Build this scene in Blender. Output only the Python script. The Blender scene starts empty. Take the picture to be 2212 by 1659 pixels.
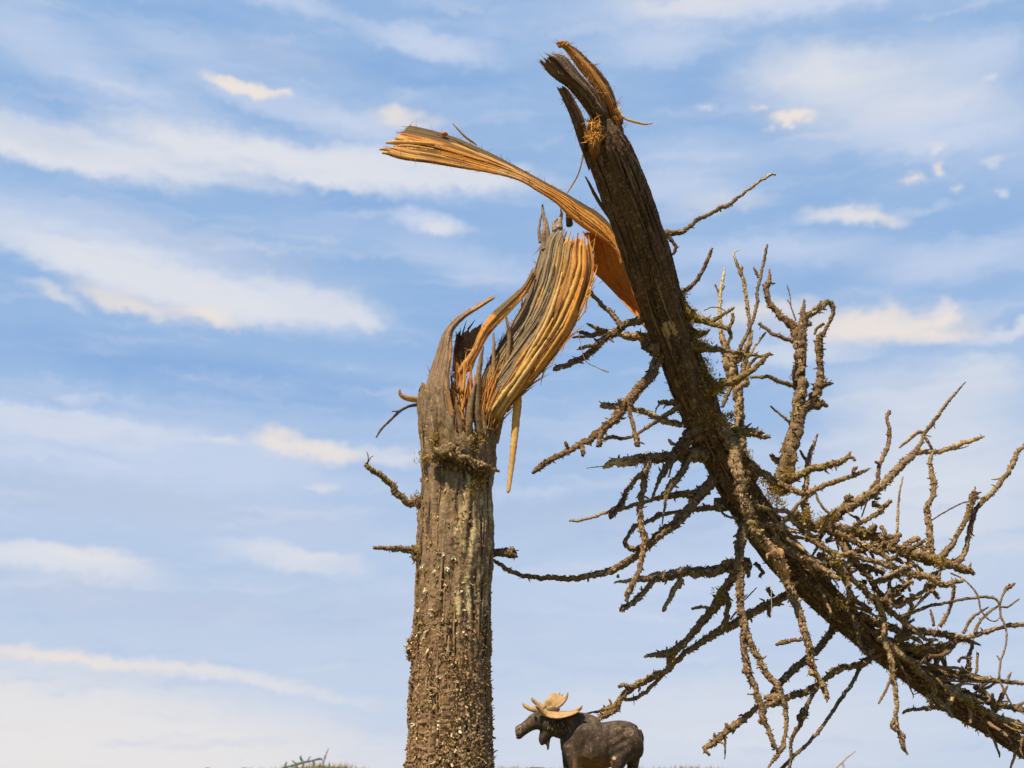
import bpy, bmesh, math, random
from mathutils import Vector, Matrix, noise, Quaternion
random.seed(7)
R = math.radians
SC = bpy.context.scene
COL = SC.collection

# ------------------------------------------------------------------ camera
FPX = 2553.0                 # focal length in units of a 2212 px wide picture
PITCH = R(18.1)
CAM = Vector((0, 0, 0.045))
DIST = 0.90                  # the stump stands this far away
cam_d = bpy.data.cameras.new('camera'); cam = bpy.data.objects.new('camera', cam_d); COL.objects.link(cam)
cam.location = CAM; cam.rotation_euler = (R(90) + PITCH, 0, 0)
cam_d.sensor_width = 36; cam_d.lens = 36 * FPX / 2212.0
cam_d.clip_start = 0.01; cam_d.clip_end = 2000
cam_d.dof.use_dof = True; cam_d.dof.focus_distance = 0.93; cam_d.dof.aperture_fstop = 13.0
SC.camera = cam

# ------------------------------------------------------------------ light
SUN_EL, SUN_AZ = R(61), R(-146)      # azimuth from +Y towards +X : over the photographer's left shoulder
sd = bpy.data.lights.new('sun', 'SUN'); sun = bpy.data.objects.new('sun', sd); COL.objects.link(sun)
sd.energy = 5.0; sd.angle = R(0.6); sd.color = (1.0, 0.90, 0.74)
sdir = Vector((math.sin(SUN_AZ) * math.cos(SUN_EL), math.cos(SUN_AZ) * math.cos(SUN_EL), math.sin(SUN_EL)))
sun.rotation_euler = (-sdir).to_track_quat('-Z', 'Y').to_euler(); sun.location = sdir * 3
SC.view_settings.view_transform = 'Standard'; SC.view_settings.look = 'None'
SC.view_settings.exposure = 0.25; SC.view_settings.gamma = 1.0

CP, SP = math.cos(PITCH), math.sin(PITCH)
def ray(px, py):
    u = (px - 1106.0) / FPX; v = (829.5 - py) / FPX
    return Vector((u, CP - v * SP, SP + v * CP))
def W(px, py, dy=0.0):
    d = ray(px, py); k = (DIST + dy) / d.y
    return CAM + d * k
def SCL(px, py, dy=0.0):                    # metres per picture px there
    d = ray(px, py); return (DIST + dy) / d.y / FPX

# ------------------------------------------------------------------ sky (world)
world = bpy.data.worlds.new('World'); SC.world = world; world.use_nodes = True
nt = world.node_tree; nt.nodes.clear()
def N(t, **kw):
    n = nt.nodes.new(t)
    for k, v in kw.items(): setattr(n, k, v)
    return n
L = lambda a, b: nt.links.new(a, b)
out = N('ShaderNodeOutputWorld'); bg = N('ShaderNodeBackground'); L(bg.outputs[0], out.inputs[0])
bg.inputs[1].default_value = 0.1
sky = N('ShaderNodeTexSky'); sky.sky_type = 'NISHITA'; sky.sun_disc = False
sky.sun_elevation = SUN_EL; sky.sun_rotation = SUN_AZ; sky.air_density = 1.0; sky.dust_density = 0.6; sky.ozone_density = 1.6
tc = N('ShaderNodeTexCoord'); sep = N('ShaderNodeSeparateXYZ'); L(tc.outputs['Generated'], sep.inputs[0])
def M(op, a, b=None):
    n = N('ShaderNodeMath', operation=op)
    for i, x in enumerate((a, b)):
        if x is None: continue
        if isinstance(x, (int, float)): n.inputs[i].default_value = x
        else: L(x, n.inputs[i])
    return n.outputs[0]
def V(op, a, b):
    n = N('ShaderNodeVectorMath', operation=op)
    for i, x in enumerate((a, b)):
        if x is None: continue
        if isinstance(x, tuple): n.inputs[i].default_value = x
        else: L(x, n.inputs[i])
    return n
az = M('MULTIPLY', M('ARCTAN2', sep.outputs[0], sep.outputs[1]), FPX)
el = M('MULTIPLY', M('ARCSINE', sep.outputs[2]), FPX)
cmb = N('ShaderNodeCombineXYZ'); L(az, cmb.inputs[0]); L(el, cmb.inputs[1])
UV = cmb.outputs[0]
def noise_tex(vec, sx, sy, detail=4, off=0.0, rough=.55):
    mp = N('ShaderNodeMapping'); L(vec, mp.inputs[0]); mp.inputs['Scale'].default_value = (1 / sx, 1 / sy, 1)
    mp.inputs['Location'].default_value = (off, off * .7, off * .3)
    nz = N('ShaderNodeTexNoise'); L(mp.outputs[0], nz.inputs['Vector']); nz.inputs['Scale'].default_value = 1
    nz.inputs['Detail'].default_value = detail; nz.inputs['Roughness'].default_value = rough
    return nz
def col2vec(c):
    a = N('ShaderNodeSeparateColor'); L(c, a.inputs[0]); b = N('ShaderNodeCombineXYZ')
    for i in range(3): L(a.outputs[i], b.inputs[i])
    return b.outputs[0]
n1 = noise_tex(UV, 150, 60, 3, 3.1); n2 = noise_tex(UV, 38, 26, 6, 9.7, .62)
d1 = V('MULTIPLY', V('SUBTRACT', col2vec(n1.outputs['Color']), (.5, .5, .5)).outputs[0], (110, 46, 0))
d2 = V('MULTIPLY', V('SUBTRACT', col2vec(n2.outputs['Color']), (.5, .5, .5)).outputs[0], (54, 44, 0))
UVD = V('ADD', V('ADD', UV, d1.outputs[0]).outputs[0], d2.outputs[0]).outputs[0]
def dirUV(px, py):
    d = ray(px, py).normalized()
    return math.atan2(d.x, d.y) * FPX, math.asin(d.z) * FPX
# the picture plane's colours, all x10 because the background strength is 0.1
def lin(c): return tuple(((x / 255) / 12.92 if x / 255 <= .04045 else ((x / 255 + .055) / 1.055) ** 2.4) * 10 * .845 for x in c) + (1,)
WARM = lin((240, 229, 220)); VEIL = lin((198, 211, 235)); PALE = lin((222, 225, 233)); BLUE = lin((150, 185, 228)); CREAM = lin((236, 231, 228))
# blue-tinted base : nishita pulled to the day's blue
mixb = N('ShaderNodeMix', data_type='RGBA'); mixb.inputs[0].default_value = 0.90
L(tc.outputs['Generated'], sky.inputs['Vector']); L(sky.outputs[0], mixb.inputs[6]); mixb.inputs[7].default_value = BLUE
cur = col2vec(mixb.outputs[2])
def mix_in(cur, fac, color):          # cur + (color - cur) * fac, written so that each step can be evaluated and forgotten
    df = V('SUBTRACT', None, cur); df.inputs[0].default_value = color[:3]
    f3 = N('ShaderNodeCombineXYZ'); L(fac, f3.inputs[0]); L(fac, f3.inputs[1]); L(fac, f3.inputs[2])
    m = N('ShaderNodeVectorMath', operation='MULTIPLY_ADD'); L(df.outputs[0], m.inputs[0]); L(f3.outputs[0], m.inputs[1]); L(cur, m.inputs[2])
    return m.outputs[0]
def mrange(val, a, b, c, d, smooth=True):
    n = N('ShaderNodeMapRange'); n.interpolation_type = 'SMOOTHSTEP' if smooth else 'LINEAR'
    L(val, n.inputs[0])
    for i, x in enumerate((a, b, c, d)): n.inputs[i + 1].default_value = x
    return n.outputs[0]
# paler towards the horizon, thin streaks everywhere
cur = mix_in(cur, mrange(el, 1000, 0, 0.0, 0.58), PALE)
st = noise_tex(UVD, 520, 90, 6, 21.0, .55)
cur = mix_in(cur, mrange(st.outputs[0], .36, .78, 0, .42), VEIL)
def cloud(cx, cy, ru, wt, wb, rot, color, op, soft):
    global cur, UVD
    u, v = dirUV(cx, cy)
    mp = N('ShaderNodeMapping', vector_type='TEXTURE'); L(UVD, mp.inputs[0])
    mp.inputs['Location'].default_value = (u, v, 0); mp.inputs['Rotation'].default_value = (0, 0, R(-rot)); mp.inputs['Scale'].default_value = (ru, wt, 1)
    b = V('MULTIPLY', mp.outputs[0], (-1, -wt / wb, 0))
    mx = V('MAXIMUM', mp.outputs[0], b.outputs[0])
    ln = V('LENGTH', mx.outputs[0], None)
    cur = mix_in(cur, mrange(ln.outputs['Value'], 1.0, 1 - soft, 0, op), color)
DEEP = lin((134, 172, 221)); GREY = lin((186, 198, 222))
CLOUDS = [
 # clear blue bands
 (420, 800, 760, 70, 80, 4, DEEP, .85, .9), (1150, 740, 420, 110, 80, 0, DEEP, .55, .95), (180, 215, 260, 40, 40, 4, DEEP, .6, .95), (900, 165, 330, 60, 50, 3, DEEP, .75, .9), (700, 425, 640, 34, 40, 4, DEEP, .85, .9), (1560, 190, 260, 80, 50, 4, DEEP, .75, .9), (1900, 60, 130, 40, 40, 0, DEEP, .5, .9), (2190, 130, 130, 90, 90, 0, DEEP, .5, .9), (420, 40, 300, 40, 50, 6, DEEP, .5, .95), (1000, 620, 300, 60, 60, 8, DEEP, .4, .95), (1950, 240, 100, 20, 20, 0, DEEP, .5, .9), (1750, 590, 420, 40, 40, 2, DEEP, .45, .95),
 # big veils
 (1700, 0, 720, 60, 55, 1, VEIL, .8, .8), (1500, 10, 330, 40, 32, 4, CREAM, .55, .8), (620, 0, 260, 30, 40, 7, VEIL, .6, .9),
 (930, 100, 260, 50, 42, 8, VEIL, .75, .8), (240, 180, 420, 70, 80, 9, VEIL, .5, .95), (1760, 160, 250, 90, 70, 4, PALE, .65, .9), (1420, 90, 200, 50, 60, 6, VEIL, .6, .9), (1990, 240, 330, 60, 90, 3, PALE, .6, .9), (2060, 560, 300, 60, 60, 0, VEIL, .6, .9), (1700, 540, 400, 50, 60, 3, VEIL, .5, .9), (60, 60, 300, 60, 70, 5, VEIL, .5, .95), (380, 100, 260, 50, 60, 6, VEIL, .45, .95),
 (1660, 95, 60, 40, 40, 0, VEIL, .3, .9), (2050, 290, 300, 90, 70, 4, VEIL, .75, .9), (1880, 170, 460, 130, 130, 4, PALE, .5, .95), (1500, 330, 300, 60, 60, 3, VEIL, .4, .95), (2120, 110, 160, 60, 60, 0, VEIL, .6, .9),
 (760, 265, 360, 60, 50, 9, VEIL, .75, .9), (520, 215, 240, 40, 25, 10, VEIL, .5, .9),
 (100, 330, 430, 70, 42, 4, PALE, .8, .75), (330, 350, 420, 50, 36, 4, PALE, .7, .8), (560, 350, 480, 70, 44, 5, PALE, .8, .6), (900, 375, 420, 60, 46, 3, PALE, .75, .6),
 (300, 590, 700, 160, 60, 9, VEIL, .85, .85), (330, 610, 500, 90, 58, 10, PALE, .75, .7), (620, 660, 280, 80, 52, 5, PALE, .65, .6), (780, 690, 70, 40, 30, 20, PALE, .5, .8),
 (920, 482, 130, 40, 34, 5, VEIL, .75, .7), (1000, 560, 260, 60, 60, 10, VEIL, .45, .9),
 (250, 960, 640, 80, 120, 3, VEIL, .7, .5), (150, 905, 300, 20, 70, 4, PALE, .35, .6), (500, 1110, 520, 80, 80, 3, VEIL, .45, .9),
 (120, 1210, 300, 50, 50, 6, PALE, .7, .8), (640, 1210, 230, 45, 40, 8, PALE, .6, .8), (200, 1290, 330, 30, 30, 4, VEIL, .5, .9),
 (60, 1540, 1050, 130, 260, 6, CREAM, .80, .55), (100, 1640, 1500, 130, 160, 4, CREAM, .55, .8), (1500, 1560, 700, 130, 200, -3, PALE, .5, .9),
 (1400, 960, 330, 90, 60, 6, VEIL, .45, .9), (2000, 850, 330, 90, 200, 4, PALE, .55, .9), (2000, 1050, 500, 200, 300, 0, PALE, .6, .9),
 (1500, 1250, 500, 120, 200, 0, VEIL, .5, .9), (1450, 405, 250, 50, 55, 3, VEIL, .6, .9),
 # muted grey-blue layers
 (300, 1085, 760, 60, 70, 3, GREY, .55, .95), (250, 1290, 620, 50, 60, 5, GREY, .55, .95), (480, 540, 420, 60, 50, 8, GREY, .5, .95), (1250, 1120, 420, 80, 80, 4, GREY, .45, .95), (90, 300, 260, 40, 40, 4, GREY, .4, .95), (1500, 620, 300, 50, 40, 2, GREY, .35, .95), (900, 1330, 420, 60, 60, 6, GREY, .4, .95), (600, 120, 300, 40, 40, 5, GREY, .45, .95),
 # warm cores
 (515, 192, 118, 24, 18, 6, WARM, 1, .45), (590, 203, 48, 10, 10, 6, WARM, .8, .6), (880, 258, 150, 34, 30, 8, WARM, .75, .75), (850, 240, 50, 20, 24, 0, WARM, .6, .8),
 (270, 655, 190, 36, 26, 11, WARM, .8, .6), (450, 688, 130, 36, 22, 6, WARM, .9, .6), (120, 640, 120, 26, 20, 14, CREAM, .6, .7), (950, 490, 90, 24, 18, 4, CREAM, .6, .7),
 (590, 940, 70, 42, 40, 0, WARM, .85, .7), (680, 972, 190, 26, 32, 6, WARM, .9, .6), (860, 985, 150, 28, 36, 8, CREAM, .6, .8), (480, 950, 60, 12, 14, 0, CREAM, .5, .8),
 (165, 862, 42, 20, 20, 0, VEIL, .6, .9), (700, 1050, 60, 12, 12, 0, CREAM, .5, .8),
 (200, 1200, 180, 26, 18, 6, CREAM, .6, .8), (700, 1195, 90, 18, 18, 0, CREAM, .5, .8),
 (180, 1425, 420, 26, 26, 5, WARM, .9, .8), (560, 1475, 380, 24, 20, 9, CREAM, .6, .8),
 (1715, 252, 76, 22, 17, 1, WARM, .95, .5), (1635, 234, 26, 13, 11, 0, WARM, .75, .8), (1525, 230, 40, 14, 12, 4, CREAM, .55, .8), (1660, 275, 24, 12, 12, 0, CREAM, .5, .8),
 (1965, 378, 30, 17, 17, 0, WARM, .8, .8), (2025, 362, 22, 24, 18, 0, WARM, .9, .8), (2010, 320, 24, 14, 14, 0, CREAM, .6, .8), (2150, 352, 32, 13, 13, 0, CREAM, .6, .8), (2060, 410, 18, 12, 12, 0, CREAM, .6, .8), (2180, 412, 18, 16, 16, 0, CREAM, .65, .8), (2130, 175, 34, 14, 14, 0, PALE, .5, .8),
 (1830, 465, 130, 30, 26, 6, CREAM, .9, .7), (1900, 470, 60, 22, 18, 18, WARM, .6, .7), (1560, 440, 190, 32, 30, 3, CREAM, .45, .9),
 (1900, 705, 300, 48, 50, 5, WARM, .95, .55), (1640, 670, 230, 44, 46, 4, WARM, .7, .7), (2040, 680, 34, 44, 40, 0, WARM, .85, .7), (1915, 668, 50, 34, 30, 0, WARM, .7, .8), (2040, 730, 110, 24, 26, 2, WARM, .9, .6), (2180, 715, 120, 18, 20, -12, PALE, .6, .8), (1720, 760, 240, 40, 40, 4, PALE, .5, .9), (2120, 800, 140, 40, 60, 0, PALE, .5, .9),
]
for i_, c in enumerate(CLOUDS):
    if i_ % 8 == 7:                  # ties the next eight to the last ones, so the shader is evaluated in order and its stack stays small
        tie = N('ShaderNodeVectorMath', operation='MULTIPLY_ADD'); L(cur, tie.inputs[0]); tie.inputs[1].default_value = (1e-5,) * 3; L(UVD, tie.inputs[2]); UVD = tie.outputs[0]
    cloud(*(c[:7] + (min(1, c[7] * (1.22 if c[6] in (VEIL, PALE) else .92)), min(.97, c[8] + (.22 if c[6] in (WARM, CREAM) else 0)))))
s2 = noise_tex(UVD, 330, 42, 6, 47.0, .6)      # fine brushed streaks
cur = mix_in(cur, mrange(s2.outputs[0], .48, .80, 0, .40), lin((222, 226, 236)))
s3 = noise_tex(UVD, 260, 36, 6, 83.0, .6)
cur = mix_in(cur, mrange(s3.outputs[0], .50, .80, 0, .34), lin((158, 186, 226)))
# out-of-view sky overhead and behind, darkened to deep blue to weaken the fill light
cur = mix_in(cur, mrange(el, 1650, 2500, 0, 1), lin((58, 98, 165)))
back = mrange(M('ABSOLUTE', az), 2000, 4200, 0, .75)
cur = mix_in(cur, back, lin((92, 128, 182)))
L(cur, bg.inputs[0])
world.cycles_visibility.camera = True

# ------------------------------------------------------------------ mesh collector
class MB:
    def __init__(s): s.v = []; s.f = []; s.c = []; s.flat = []
    def add(s, verts, faces, cols, flat=False):
        o = len(s.v); s.v.extend(verts)
        if isinstance(cols, tuple): s.c.extend([cols] * len(verts))
        else: s.c.extend(cols)
        for f in faces: s.f.append([i + o for i in f]); s.flat.append(flat)
    def build(s, name, mat, parent=None):
        me = bpy.data.meshes.new(name); me.from_pydata([tuple(p) for p in s.v], [], s.f)
        at = me.color_attributes.new('tint', 'FLOAT_COLOR', 'POINT')
        flat = []
        for c in s.c: flat.extend((c[0], c[1], c[2], 1.0))
        at.data.foreach_set('color', flat)
        me.polygons.foreach_set('use_smooth', [not x for x in s.flat]); me.update()
        me.materials.append(mat)
        o = bpy.data.objects.new(name, me); COL.objects.link(o)
        if parent: o.parent = parent; o.matrix_parent_inverse = parent.matrix_world.inverted()
        return o
def empty(name, loc, label, cat, group=None):
    o = bpy.data.objects.new(name, None); COL.objects.link(o); o.location = loc; o.empty_display_size = .02
    o['label'] = label; o['category'] = cat
    if group: o['group'] = group
    bpy.context.view_layer.update()
    return o

# ------------------------------------------------------------------ materials (tint = the surface's own colour, per vertex)
def material(name, rough=.85, bump=.5, fine=1800.0, stretch=(1, 1, 1), var=.45, coarse=260.0, spec=.25, trans=0.0, bdist=.0006, tone=(1, 1, 1)):
    m = bpy.data.materials.new(name); m.use_nodes = True; t = m.node_tree; t.nodes.clear()
    A = lambda k: t.nodes.new(k)
    o = A('ShaderNodeOutputMaterial'); b = A('ShaderNodeBsdfPrincipled'); t.links.new(b.outputs[0], o.inputs[0])
    b.inputs['Roughness'].default_value = rough; b.inputs['Specular IOR Level'].default_value = spec
    at = A('ShaderNodeAttribute'); at.attribute_name = 'tint'
    tcn = A('ShaderNodeTexCoord'); mp = A('ShaderNodeMapping'); mp.inputs['Scale'].default_value = stretch; t.links.new(tcn.outputs['Object'], mp.inputs[0])
    n1 = A('ShaderNodeTexNoise'); n1.inputs['Scale'].default_value = fine; n1.inputs['Detail'].default_value = 5; n1.inputs['Roughness'].default_value = .65
    n2 = A('ShaderNodeTexNoise'); n2.inputs['Scale'].default_value = coarse; n2.inputs['Detail'].default_value = 4
    t.links.new(mp.outputs[0], n1.inputs['Vector']); t.links.new(mp.outputs[0], n2.inputs['Vector'])
    def mr(src, lo, hi):
        r = A('ShaderNodeMapRange'); t.links.new(src, r.inputs[0]); r.inputs[1].default_value = .28; r.inputs[2].default_value = .72; r.inputs[3].default_value = lo; r.inputs[4].default_value = hi
        return r.outputs[0]
    mu = A('ShaderNodeMath'); mu.operation = 'MULTIPLY'; t.links.new(mr(n1.outputs[0], 1 - var, 1 + var), mu.inputs[0]); t.links.new(mr(n2.outputs[0], 1 - var * .6, 1 + var * .6), mu.inputs[1])
    vm = A('ShaderNodeVectorMath'); vm.operation = 'SCALE'; tn = A('ShaderNodeVectorMath'); tn.operation = 'MULTIPLY'; t.links.new(at.outputs['Color'], tn.inputs[0]); tn.inputs[1].default_value = tone; t.links.new(tn.outputs[0], vm.inputs[0]); t.links.new(mu.outputs[0], vm.inputs['Scale'])
    cl = A('ShaderNodeVectorMath'); cl.operation = 'MINIMUM'; t.links.new(vm.outputs[0], cl.inputs[0]); cl.inputs[1].default_value = (.93, .93, .93); vm = cl
    t.links.new(vm.outputs[0], b.inputs['Base Color'])
    bp = A('ShaderNodeBump'); bp.inputs['Strength'].default_value = bump; bp.inputs['Distance'].default_value = bdist
    ad = A('ShaderNodeMath'); ad.operation = 'ADD'; t.links.new(n1.outputs[0], ad.inputs[0]); t.links.new(n2.outputs[0], ad.inputs[1])
    t.links.new(ad.outputs[0], bp.inputs['Height']); t.links.new(bp.outputs[0], b.inputs['Normal'])
    if trans:
        tr = A('ShaderNodeBsdfTranslucent'); t.links.new(vm.outputs[0], tr.inputs[0]); ms = A('ShaderNodeMixShader'); ms.inputs[0].default_value = trans
        t.links.new(b.outputs[0], ms.inputs[1]); t.links.new(tr.outputs[0], ms.inputs[2]); t.links.new(ms.outputs[0], o.inputs[0])
    return m
M_BARK = material('bark', .9, .8, 1500, (1, 1, .45), .5, 300, .15, bdist=.0008, tone=(1.42, 1.15, .88))
M_TWIG = material('twig_bark', .9, 1.0, 1700, (1, 1, 1), .62, 620, .12, bdist=.0011, tone=(1.50, 1.27, .98))
M_WOOD = material('raw_wood', .65, .45, 1600, (1, 1, 1), .28, 350, .3, trans=.34, bdist=.0003, tone=(1.08, .86, .50))
M_MOSS = material('moss', .95, .4, 1500, (1, 1, 1), .4, 200, .1, trans=.3, tone=(1.45, 1.15, .75))
M_PAINT = material('brown_paint', .6, .5, 900, (1, 1, 1), .38, 170, .25, bdist=.0006, tone=(.82, .66, .50))
M_ANTLER = material('tan_paint', .6, .3, 900, (1, 1, 1), .2, 200, .3, bdist=.0003, tone=(.94, .84, .67))
M_PLANT = material('green_stem', .6, .2, 800, (1, 1, 1), .2, 200, .3)
M_GROUND = material('mossy_soil', .95, .8, 300, (1, 1, 1), .5, 40, .1, bdist=.003)

BROWN = (.20, .145, .092); DARKB = (.135, .098, .065); GREYB = (.25, .205, .155); RED = (.20, .115, .07)
TAN = (.36, .27, .165); PALEW = (.90, .73, .47); ORANGE = (.90, .50, .14); DEEPO = (.72, .32, .07); GOLD = (.92, .63, .24); MOSS = (.20, .16, .05); LICH = (.52, .47, .28); CREAMC = (.70, .64, .48); GREYGREEN = (.36, .37, .27)
def mixc(a, b, t): t = max(0, min(1, t)); return tuple(a[i] + (b[i] - a[i]) * t for i in range(3))
def jit(c, a=.2):
    k = 1 + random.uniform(-a, a); return (c[0] * k, c[1] * k * (1 + random.uniform(-.05, .05)), c[2] * k * (1 + random.uniform(-.1, .1)))
def nz(p, f): return noise.noise(p * f)

# ------------------------------------------------------------------ curves
def catmull(pts, step):
    """pts: list of tuples (any dimension, first two used for length); resample"""
    P = [tuple(map(float, p)) for p in pts]
    if len(P) == 1: return P
    P = [tuple(2 * a - b for a, b in zip(P[0], P[1]))] + P + [tuple(2 * a - b for a, b in zip(P[-1], P[-2]))]
    o = []
    for i in range(1, len(P) - 2):
        p0, p1, p2, p3 = P[i - 1:i + 3]
        n = max(1, int(math.hypot(p2[0] - p1[0], p2[1] - p1[1]) / step))
        for k in range(n):
            t = k / n
            o.append(tuple(.5 * ((2 * b) + (-a + c) * t + (2 * a - 5 * b + 4 * c - d) * t * t + (-a + 3 * b - 3 * c + d) * t ** 3) for a, b, c, d in zip(p0, p1, p2, p3)))
    o.append(P[-2]); return o
def frames(C):
    T = []
    for i in range(len(C)):
        t = C[min(i + 1, len(C) - 1)] - C[max(i - 1, 0)]
        T.append(t.normalized() if t.length > 1e-12 else Vector((0, 0, 1)))
    n = T[0].cross(Vector((0, 1, 0)))
    if n.length < .1: n = T[0].cross(Vector((1, 0, 0)))
    n.normalize(); o = []
    for t in T:
        n = (n - t * n.dot(t))
        n = n.normalized() if n.length > 1e-9 else t.orthogonal().normalized()
        o.append((t, n, t.cross(n)))
    return o
def tube(mb, C, rad, seg, colfn, rough=.0, freq=400., ridge=0., ridge_n=9, flat=False, ry=None, twist=0.0, seed=None, aniso=None):
    """a tube round the centres C; returns (centre, frame, radius) per ring"""
    fr = frames(C); verts = []; cols = []; sd_ = random.random() * 50 if seed is None else seed; s = 0
    for i, (c, r) in enumerate(zip(C, rad)):
        t, n, b = fr[i]
        if i: s += (C[i] - C[i - 1]).length
        for k in range(seg):
            a = 2 * math.pi * k / seg + twist * s; d = n * math.cos(a) + b * math.sin(a)
            rr = r
            if rough and aniso: q_ = Vector((math.cos(a) * r * freq + sd_, math.sin(a) * r * freq, s * freq * aniso)); rr *= 1 + rough * noise.noise(q_) + rough * .7 * noise.noise(q_ * 2.6)
            elif rough: rr *= 1 + rough * noise.noise(c * freq + d * (r * freq) + Vector((sd_, 0, 0))) + rough * .6 * noise.noise((c + d * r) * freq * 2.7 + Vector((0, sd_, 0)))
            if ridge:
                rv = noise.noise(Vector((math.cos(a) * ridge_n * .5, math.sin(a) * ridge_n * .5, s * 22 + sd_)))
                rr *= 1 + ridge * (rv if rv > 0 else rv * 1.8)
            else: rv = 0
            q = d if ry is None else (n * math.cos(a) * 1 + b * math.sin(a) * ry)
            verts.append(c + q * rr); cols.append(colfn(i / max(1, len(C) - 1), a, rv, c + q * rr))
    F = []
    for i in range(len(C) - 1):
        for k in range(seg): F.append((i * seg + k, i * seg + (k + 1) % seg, (i + 1) * seg + (k + 1) % seg, (i + 1) * seg + k))
    F.append(tuple(range(seg - 1, -1, -1))); F.append(tuple((len(C) - 1) * seg + k for k in range(seg)))
    mb.add(verts, F, cols, flat)
    return list(zip(C, fr, rad))
def hair(mb, p, d, ln, r, col, bend=.4, seg=3, steps=4):
    C = []; q = p.copy(); d = d.normalized(); bd = Vector((random.uniform(-1, 1), random.uniform(-1, 1), random.uniform(-1, 1))) * bend / steps
    for i in range(steps + 1):
        C.append(q.copy()); q = q + d * (ln / steps); d = (d + bd).normalized()
    tube(mb, C, [r * (1 - .85 * i / steps) for i in range(steps + 1)], seg, lambda *a: col)
def flake(mb, p, n, t, w, l, col, lift=.5):
    """a curled scale of bark or crust, one end rooted in the surface"""
    b = n.cross(t)
    if b.length < 1e-6: return
    b.normalize(); vs = []; k = 3
    for i in range(k + 1):
        f = i / k; c = p + t * (l * (f - .2)) + n * (lift * l * f * f - .1 * l * (1 - f)); ww = w * (1 - .55 * f) * random.uniform(.75, 1.2)
        vs += [c - b * ww * .5, c + n * w * .16, c + b * ww * .5]
    F = []
    for i in range(k):
        for j in range(2): F.append((i * 3 + j, i * 3 + j + 1, i * 3 + j + 4, i * 3 + j + 3))
    # underside gives it thickness
    o = len(vs); vs += [v - n * w * .14 for v in vs]
    F += [(b_ + o, a_ + o, d_ + o, c_ + o) for a_, b_, c_, d_ in [f for f in F]]
    F += [(k * 3, k * 3 + 1, k * 3 + 1 + o, k * 3 + o), (k * 3 + 1, k * 3 + 2, k * 3 + 2 + o, k * 3 + 1 + o)]
    for i in range(k): F += [(i * 3, i * 3 + 3, i * 3 + 3 + o, i * 3 + o), (i * 3 + 5, i * 3 + 2, i * 3 + 2 + o, i * 3 + 5 + o)]
    mb.add(vs, F, col, True)
def lump(mb, c, r, col, squash=(1, 1, 1), rough=.35, f=1.0):
    bm = bmesh.new(); bmesh.ops.create_icosphere(bm, subdivisions=2, radius=1)
    sd_ = Vector((random.random() * 30,) * 3); vs = []
    for v in bm.verts:
        k = 1 + rough * noise.noise(v.co * 1.8 * f + sd_) + rough * .5 * noise.noise(v.co * 4.5 * f + sd_)
        vs.append(c + Vector((v.co.x * squash[0], v.co.y * squash[1], v.co.z * squash[2])) * r * k)
    mb.add(vs, [[v.index for v in fc.verts] for fc in bm.faces], [jit(col, .12) for _ in vs], False); bm.free()

# picture zones: every traced outline below is written in the pixels of one of these enlarged crops
ZONE = {'A': (806.5, 57.6, .3125), 'B': (777.6, 403.2, .41667), 'C': (748.8, 921.7, .4444), 'D': (1036.9, 1440.1, .20833), 'E': (1152.1, 345.6, .3125),
        'F': (1094.5, 806.5, .31246), 'G': (1612.9, 806.5, .3125), 'H': (1440.1, 1209.7, .34895), 'M': (1065.7, 1468.9, .16927), 'P': (0, 0, 1)}
def Z(zone, p):
    ox, oy, k = ZONE[zone]; return (ox + p[0] * k, oy + p[1] * k) + tuple(x * k for x in p[2:3]) + tuple(p[3:])

# ================================================================== THE BROKEN TREE
tree = empty('broken_tree', (W(970, 1790).x, DIST, 0), 'snapped bare dead tree with orange splintered break, its branchy top folded down to the right', 'tree')

def stump_path():
    rows = [(-260, 366, 716), (-150, 352, 722), (0, 350, 724), (100, 362, 718), (200, 366, 712), (300, 366, 702), (400, 358, 704), (500, 350, 708), (600, 344, 710), (700, 341, 702), (800, 337, 700), (900, 333, 698),
            (1000, 326, 696), (1100, 321, 695), (1200, 315, 695), (1300, 310, 696), (1400, 308, 699), (1500, 306, 702), (1600, 296, 707), (1700, 286, 714), (1850, 270, 730), (1990, 240, 760)]
    return [Z('C', ((a + b) / 2, y, (b - a) / 2)) for y, a, b in rows]
mb = MB(); pts = catmull(stump_path(), 2.0)[30:]
C = [W(p[0], p[1], 0) for p in pts]; rad = [p[2] * SCL(p[0], p[1]) for p in pts]
def stump_col(t, a, rv, p):
    hi = 1 - t; q = noise.noise(p * 130); q2 = noise.noise(p * 420); q3 = noise.noise(Vector((p.x * 300, p.y * 300, p.z * 60)))
    c = mixc((.185, .130, .085), (.205, .170, .120), max(0, min(1, (.62 - t) * 3 + q * .5)))
    c = mixc(c, (.26, .20, .135), max(0, q3) * .8)
    if rv < -.1: c = mixc(c, (.085, .06, .04), min(1, (-rv - .1) * 4))
    front_right = math.sin(a)
    if .16 < t < .5 and p.x > W(985, 1200).x and p.y < DIST + .004:
        g = noise.noise(Vector((p.x * 260, p.y * 260, p.z * 50 + 4))) + .35 * noise.noise(p * 600)
        if g > .12: c = mixc(c, (.48, .44, .28), min(1, (g - .10) * 5))
    if q2 > .28 and t > .2: c = mixc(c, (.30, .235, .15), .7)
    if noise.noise(p * 170 + Vector((9, 2, 3))) > .33: c = mixc(c, MOSS, .5)
    return c
rings = tube(mb, C, rad, 140, stump_col, rough=.05, freq=300, ridge=.08, ridge_n=14, seed=3.3, aniso=.16)
ctop = C[0]
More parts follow.
